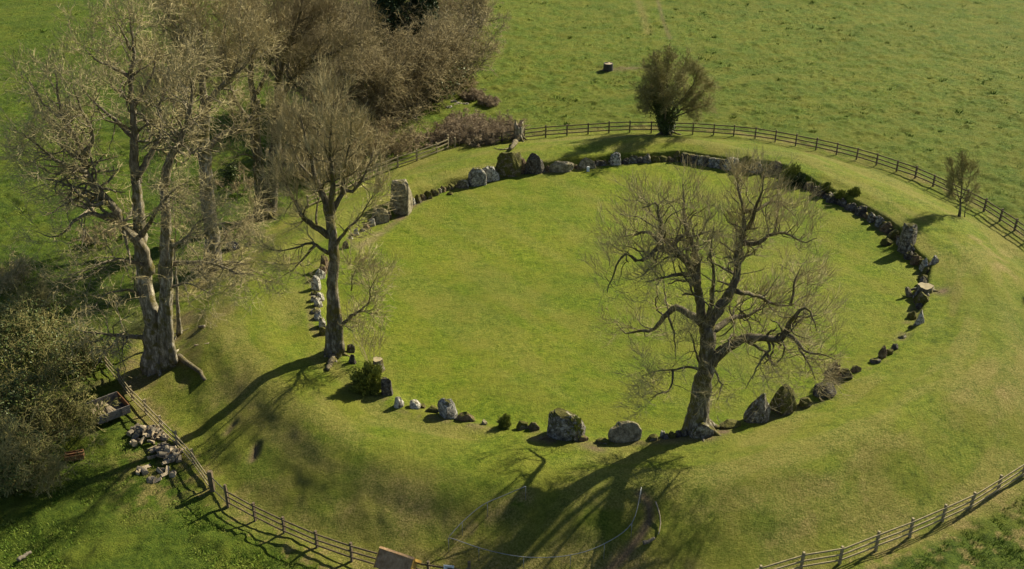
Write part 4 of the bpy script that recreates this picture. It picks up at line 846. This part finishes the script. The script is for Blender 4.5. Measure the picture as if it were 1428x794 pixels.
MB().box((0, 0, .1), (1.1, .55, .06)).box((0, -.26, .25), (1.1, .05, .36)).box((0, .26, .25), (1.1, .05, .36)).box((-.53, 0, .25), (.05, .5, .36)).box((.53, 0, .25), (.05, .5, .36)).build('tank', M['rust'], root)
MB().box((0, 0, .435), (1.2, .1, .03)).build('lid_strap', M['rust'], root)
# old cart: open box body of boards
c4 = [atY(*q, 1) for q in ()]
A, B_, C_, D_ = [ground(*q) for q in ((140,566),(157,559),(181,593),(136,611))]
cen = (A+B_+C_+D_)/4; ez = .45; ax = (C_-D_).normalized(); ang_ = math.atan2(ax.y, ax.x)
root = empty('farm_cart', cen, ang_); tag(root, 'old open box cart with grey board sides and one side fallen away', 'cart')
W2 = (C_-D_).length/2; L2 = W2*.95
L2 = max(L2, .9)
MB().box((0, 0, ez), (2*W2, 2*L2, .06)).build('floor', M['woodd'], root)
for y_, m__ in ((-L2, 'front_board'), (L2, 'back_board')):
    mb = MB()
    for k in range(3): mb.box((0, y_, ez+.12+k*.185), (2*W2, .05, .17))
    for x_ in (-W2*.5, W2*.5): mb.box((x_, y_-.045 if y_ < 0 else y_+.045, ez+.28), (.08, .04, .6))
    mb.build(m__, M['cart'], root)
mb = MB()
for k in range(3): mb.box((W2, 0, ez+.12+k*.185), (.05, 2*L2-.06, .17))
mb.build('side_board', M['rust'], root)
for sx in (-1, 1):
    wb = MB(); wb.tubes(np.array([[sx*(W2*.8)-.08, 0, .33], [sx*(W2*.8)+.08, 0, .33]]), np.array([.33, .33]), 16); wb.build('wheel', M['black'], root, smooth=False)
MB().beam((0, L2, ez-.08), (.0, L2+1.0, .2), .09, .09).build('drawbar', M['iron'], root)
g = np.random.default_rng(5)
plk = None
for k in range(9):
    x_ = -W2*.85+k*.13; q = cen+Matrix.Rotation(ang_, 3, 'Z')@Vector((x_, g.uniform(-.3, .3), ez+.12+g.uniform(0, .25)))
    if plk is None:
        plk = MB().box((0, 0, 0), (.11, 1.5, .05)).build('plank', M['wood'], None, q); o = plk
    else: o = plk.copy(); S.collection.objects.link(o); o.location = q
    o.rotation_euler = (g.uniform(-.12, .2), g.uniform(-.3, .3), ang_+g.uniform(-.25, .25)); tag(o, 'weathered plank lying in the open box cart', 'plank', 'planks in the cart')
# log heap: split logs, every one its own
protos = []
for k in range(4):
    L_ = [.5, .6, .45, .35][k]; r_ = [.11, .12, .11, .19][k]; root = empty('split_log')
    n = 12 if k == 3 else 7
    if k == 3: a_ = np.linspace(0, 2*np.pi, n, endpoint=False); prof = np.stack([np.cos(a_)*r_, np.sin(a_)*r_], 1)*(1+.12*(g.random((n, 1))-.5))
    else: a_ = np.linspace(0, [1.3, 1.0, 1.8][k], n-1); prof = np.concatenate([np.stack([np.cos(a_), np.sin(a_)], 1)*r_*1.75*(1+.1*(g.random((n-1, 1))-.5)), [[0, 0]]])-np.array([r_*.8, r_*.7])
    V_ = np.concatenate([np.stack([np.full(n, s_*L_/2), prof[:, 0], prof[:, 1]], 1) for s_ in (-1, 1)]); 
    Q_ = [[i, (i+1) % n, n+(i+1) % n, n+i] for i in range(n if k == 3 else n-2)]
    obj('bark', npmesh('bark', V_, Q_, None, M['woodd']), root)
    V2 = np.concatenate([V_, [[-L_/2-.004, 0, .02], [L_/2+.004, 0, .02]]]); T_ = [[(i+1) % n, i, 2*n] for i in range(n)]+[[n+i, n+(i+1) % n, 2*n+1] for i in range(n)]
    Q2 = [] if k == 3 else [[n-1, 0, n, 2*n-1], [n-2, n-1, 2*n-1, 2*n-2]]
    if k == 3:
        obj('cut_end', npmesh('cut_end', V2[:n].tolist()+[V2[2*n]], None, [[(i+1) % n, i, n] for i in range(n)], M['wood']), root); obj('cut_end', npmesh('cut_end', V2[n:2*n].tolist()+[V2[2*n+1]], None, [[i, (i+1) % n, n] for i in range(n)], M['wood']), root)
    else: obj('split_face', npmesh('split_face', V2, Q2, T_, M['wood']), root)
    protos.append(root)
def copy_tree(o):
    c = o.copy(); S.collection.objects.link(c)
    for ch in o.children: d_ = ch.copy(); S.collection.objects.link(d_); d_.parent = c
    return c
used = set(); spots = []
for k in range(120):
    t_ = k/120
    if t_ < .45: px, py = 206+g.normal()*13, 609+g.normal()*6; top = .5
    elif t_ < .9: px, py = 234+g.normal()*9, 636+g.normal()*8; top = .45
    else: px, py = 212+g.normal()*14, 665+g.normal()*8; top = 0
    spots.append((px, py, top))
for k, (px, py, top) in enumerate(spots):
    kind = int(g.integers(0, 4)); o = protos[kind] if kind not in used else copy_tree(protos[kind]); used.add(kind)
    p = ground(px, py); cx_, cy_ = ((205, 611) if k < 54 else (233, 640)); dd = math.hypot(px-cx_, (py-cy_)*1.6)/26
    o.location = p+Vector((0, 0, .1+max(0, 1-dd)*top*1.3*g.random()))
    o.rotation_euler = (g.uniform(0, 6.28), g.uniform(-.4, .4), g.uniform(0, 6.28))
    if k < 108: tag(o, 'split log in the heap between the old cart and the pale fence', 'log', 'split logs in the heap')
    else: tag(o, 'loose split log in the dry grass just below the log heap', 'log', 'loose logs below the heap')
# kiosk with shingled roof, cut by the bottom edge of the photo
A = ground(556, 811); k = ppm(A); root = empty('notice_kiosk', A, R_(-25)); tag(root, 'wooden kiosk with a brown shingled pitched roof and varnished yellow gable', 'kiosk')
Wk, Dk, Hk = 1.75, .95, 1.3
for sx in (-1, 1):
    for sy in (-1, 1): MB().box((sx*(Wk/2-.06), sy*(Dk/2-.06), Hk/2-.2), (.11, .11, Hk+.4)).build('post', M['fence'], root)
for sy, nm in ((-1, 0), (1, 0)):
    mb = MB()
    for j in range(6):
        f0, f1 = j/6, (j+1)/6; ya, yb = sy*(Dk/2+.22)*(1-f0), sy*(Dk/2+.22)*(1-f1); za, zb = Hk-.1+.7*f0, Hk-.1+.7*f1
        for q in range(11):
            x0 = -Wk/2-.15+(Wk+.3)*q/11; mb.beam((x0+.1, ya, za+.02), (x0+.1, yb*.98, zb+.05), (Wk+.3)/11-.008, .035, (0, 0, 1))
    mb.build('roof_slope', M['roof'], root)
MB().beam((-Wk/2-.17, 0, Hk+.70), (Wk/2+.17, 0, Hk+.70), .16, .06).build('ridge_board', M['roof'], root)
for sx in (-1, 1):
    x_ = sx*(Wk/2+.02); V_ = [[x_, -Dk/2-.1, Hk-.12], [x_, Dk/2+.1, Hk-.12], [x_, 0, Hk+.6]]; V2 = [[v_[0]-sx*.03, v_[1], v_[2]] for v_ in V_]
    obj('gable', npmesh('gable', V_+V2, [[0, 1, 4, 3], [1, 2, 5, 4], [2, 0, 3, 5]], [[0, 1, 2], [5, 4, 3]], M['yellow']), root)
    MB().box((x_-sx*.015, 0, (Hk-.12)/2+.1), (.03, Dk-.26, Hk-.35)).build('side_panel', M['yellow'], root)
    fb = MB()
    for sy in (-1, 1): fb.beam((sx*(Wk/2+.155), sy*(Dk/2+.24), Hk-.13), (sx*(Wk/2+.155), 0, Hk+.66), .03, .14)
    fb.build('barge_board', M['yellow'], root)
MB().box((0, .1, .85), (Wk-.3, .05, 1.0)).build('back_panel', M['teal'], root)
MB().box((-.35, -.02, .9), (.6, .04, .7)).build('poster', M['sign'], root)
# white notice on the fence
p = ground(627, 811); root = empty('notice_sign', p+Vector((0, -.16, 0)), R_(-8)); tag(root, 'small white notice board fixed to the fence right of the kiosk', 'sign')
MB().box((0, 0, 1.08), (.56, .025, .42)).build('panel', M['sign'], root)
mb = MB(); [mb.box((g.uniform(-.02, .0), -.015, 1.2-j*.06), (.4-.05*(j % 3), .006, .018)) for j in range(5)]; mb.build('text_lines', M['cart'], root)
mb = MB(); mb.box((-.2, .02, .75), (.04, .03, 1.1)); mb.box((.2, .02, .75), (.04, .03, 1.1)); mb.build('backing_batten', M['fence'], root)

# ------------------------------------------------------------------ grass blades: rough turf on the bank and field, tussocks in the field
def blades(name, n, xr, yr, dens, hgt, wid, label, seed, nb=3, rad=.05, matn='blade'):
    g = np.random.default_rng(seed); x = g.uniform(*xr, n*4); y = g.uniform(*yr, n*4)
    keep = g.random(n*4) < dens(x, y); x = x[keep][:n]; y = y[keep][:n]; z = height(x, y); m = len(x)
    s_ = g.uniform(.6, 1.4, (m, 1)); V_ = []
    for k in range(nb):
        o = g.normal(size=(m, 2))*rad*s_; a = g.random(m)*6.283; l = g.normal(size=(m, 2))*.35*hgt
        c = np.stack([x+o[:, 0], y+o[:, 1], z-.05], 1); w_ = np.stack([np.cos(a), np.sin(a), 0*a], 1)*wid*s_
        tip = c+np.stack([l[:, 0]+o[:, 0], l[:, 1]+o[:, 1], hgt*s_[:, 0]*g.uniform(.6, 1.2, m)+.05], 1)
        V_.append(np.stack([c-w_, c+w_, tip], 1))
    V_ = np.concatenate(V_).reshape(-1, 3)
    return tag(obj(name, npmesh(name, V_, None, np.arange(len(V_)).reshape(-1, 3), M[matn])), label, 'grass', None, 'stuff')
mb_, t_, b_ = newmat('grass_blade'); v_ = objvec(t_)
nz = noise(t_, 1.4, 5, .7, v_); c_ = ramp(t_, nz, [(.36, (.075, .14, .012)), (.5, (.12, .18, .02)), (.64, (.22, .24, .05))]); t_.links.new(c_, b_.inputs['Base Color']); M['blade'] = mb_
mb_, t_, b_ = newmat('dry_grass_blade'); v_ = objvec(t_)
c_ = ramp(t_, noise(t_, 1.1, 5, .7, v_), [(.36, (.11, .15, .014)), (.5, (.20, .20, .035)), (.64, (.36, .30, .10))]); t_.links.new(c_, b_.inputs['Base Color']); M['blade_dry'] = mb_
def zone(x, y):
    th, r, rin, rf = rel(x, y); return r, rin, rf, (r-rin)/np.maximum(rf-rin, 1), np.degrees(th)
def d_bank(x, y):
    r, rin, rf, u, dg = zone(x, y); f = np.interp(dg, [-180, -120, -20, 20, 160, 180], [.8, 1, .8, .1, .1, .8])
    return sstep(.3, .6, u)*(1-sstep(1.0, 1.06, u))*f*(.6+.4*sstep(.4, .6, fbm(x, y, .5, 2, 77)))
def d_out(x, y):
    r, rin, rf, u, dg = zone(x, y); return sstep(.3, 1, r-rf)*(.5+.5*sstep(.35, .6, fbm(x, y, .4, 2, 78)))
def d_tus(x, y):
    r, rin, rf, u, dg = zone(x, y); return sstep(1, 2, r-rf)*sstep(.66, .74, fbm(x, y, .9, 2, 79))
blades('grass', 80000, (-45, 50), (36, 72), d_out, .085, .022, 'long grass in the pasture outside the front fences', 2)
blades('grass', 60000, (-95, 100), (72, 190), d_out, .07, .035, 'pasture grass in the far field', 3, rad=.10)
blades('grass_tussocks', 2600, (-95, 100), (80, 200), d_tus, .22, .05, 'darker grass tussocks scattered over the far field', 4, nb=14, rad=.14)
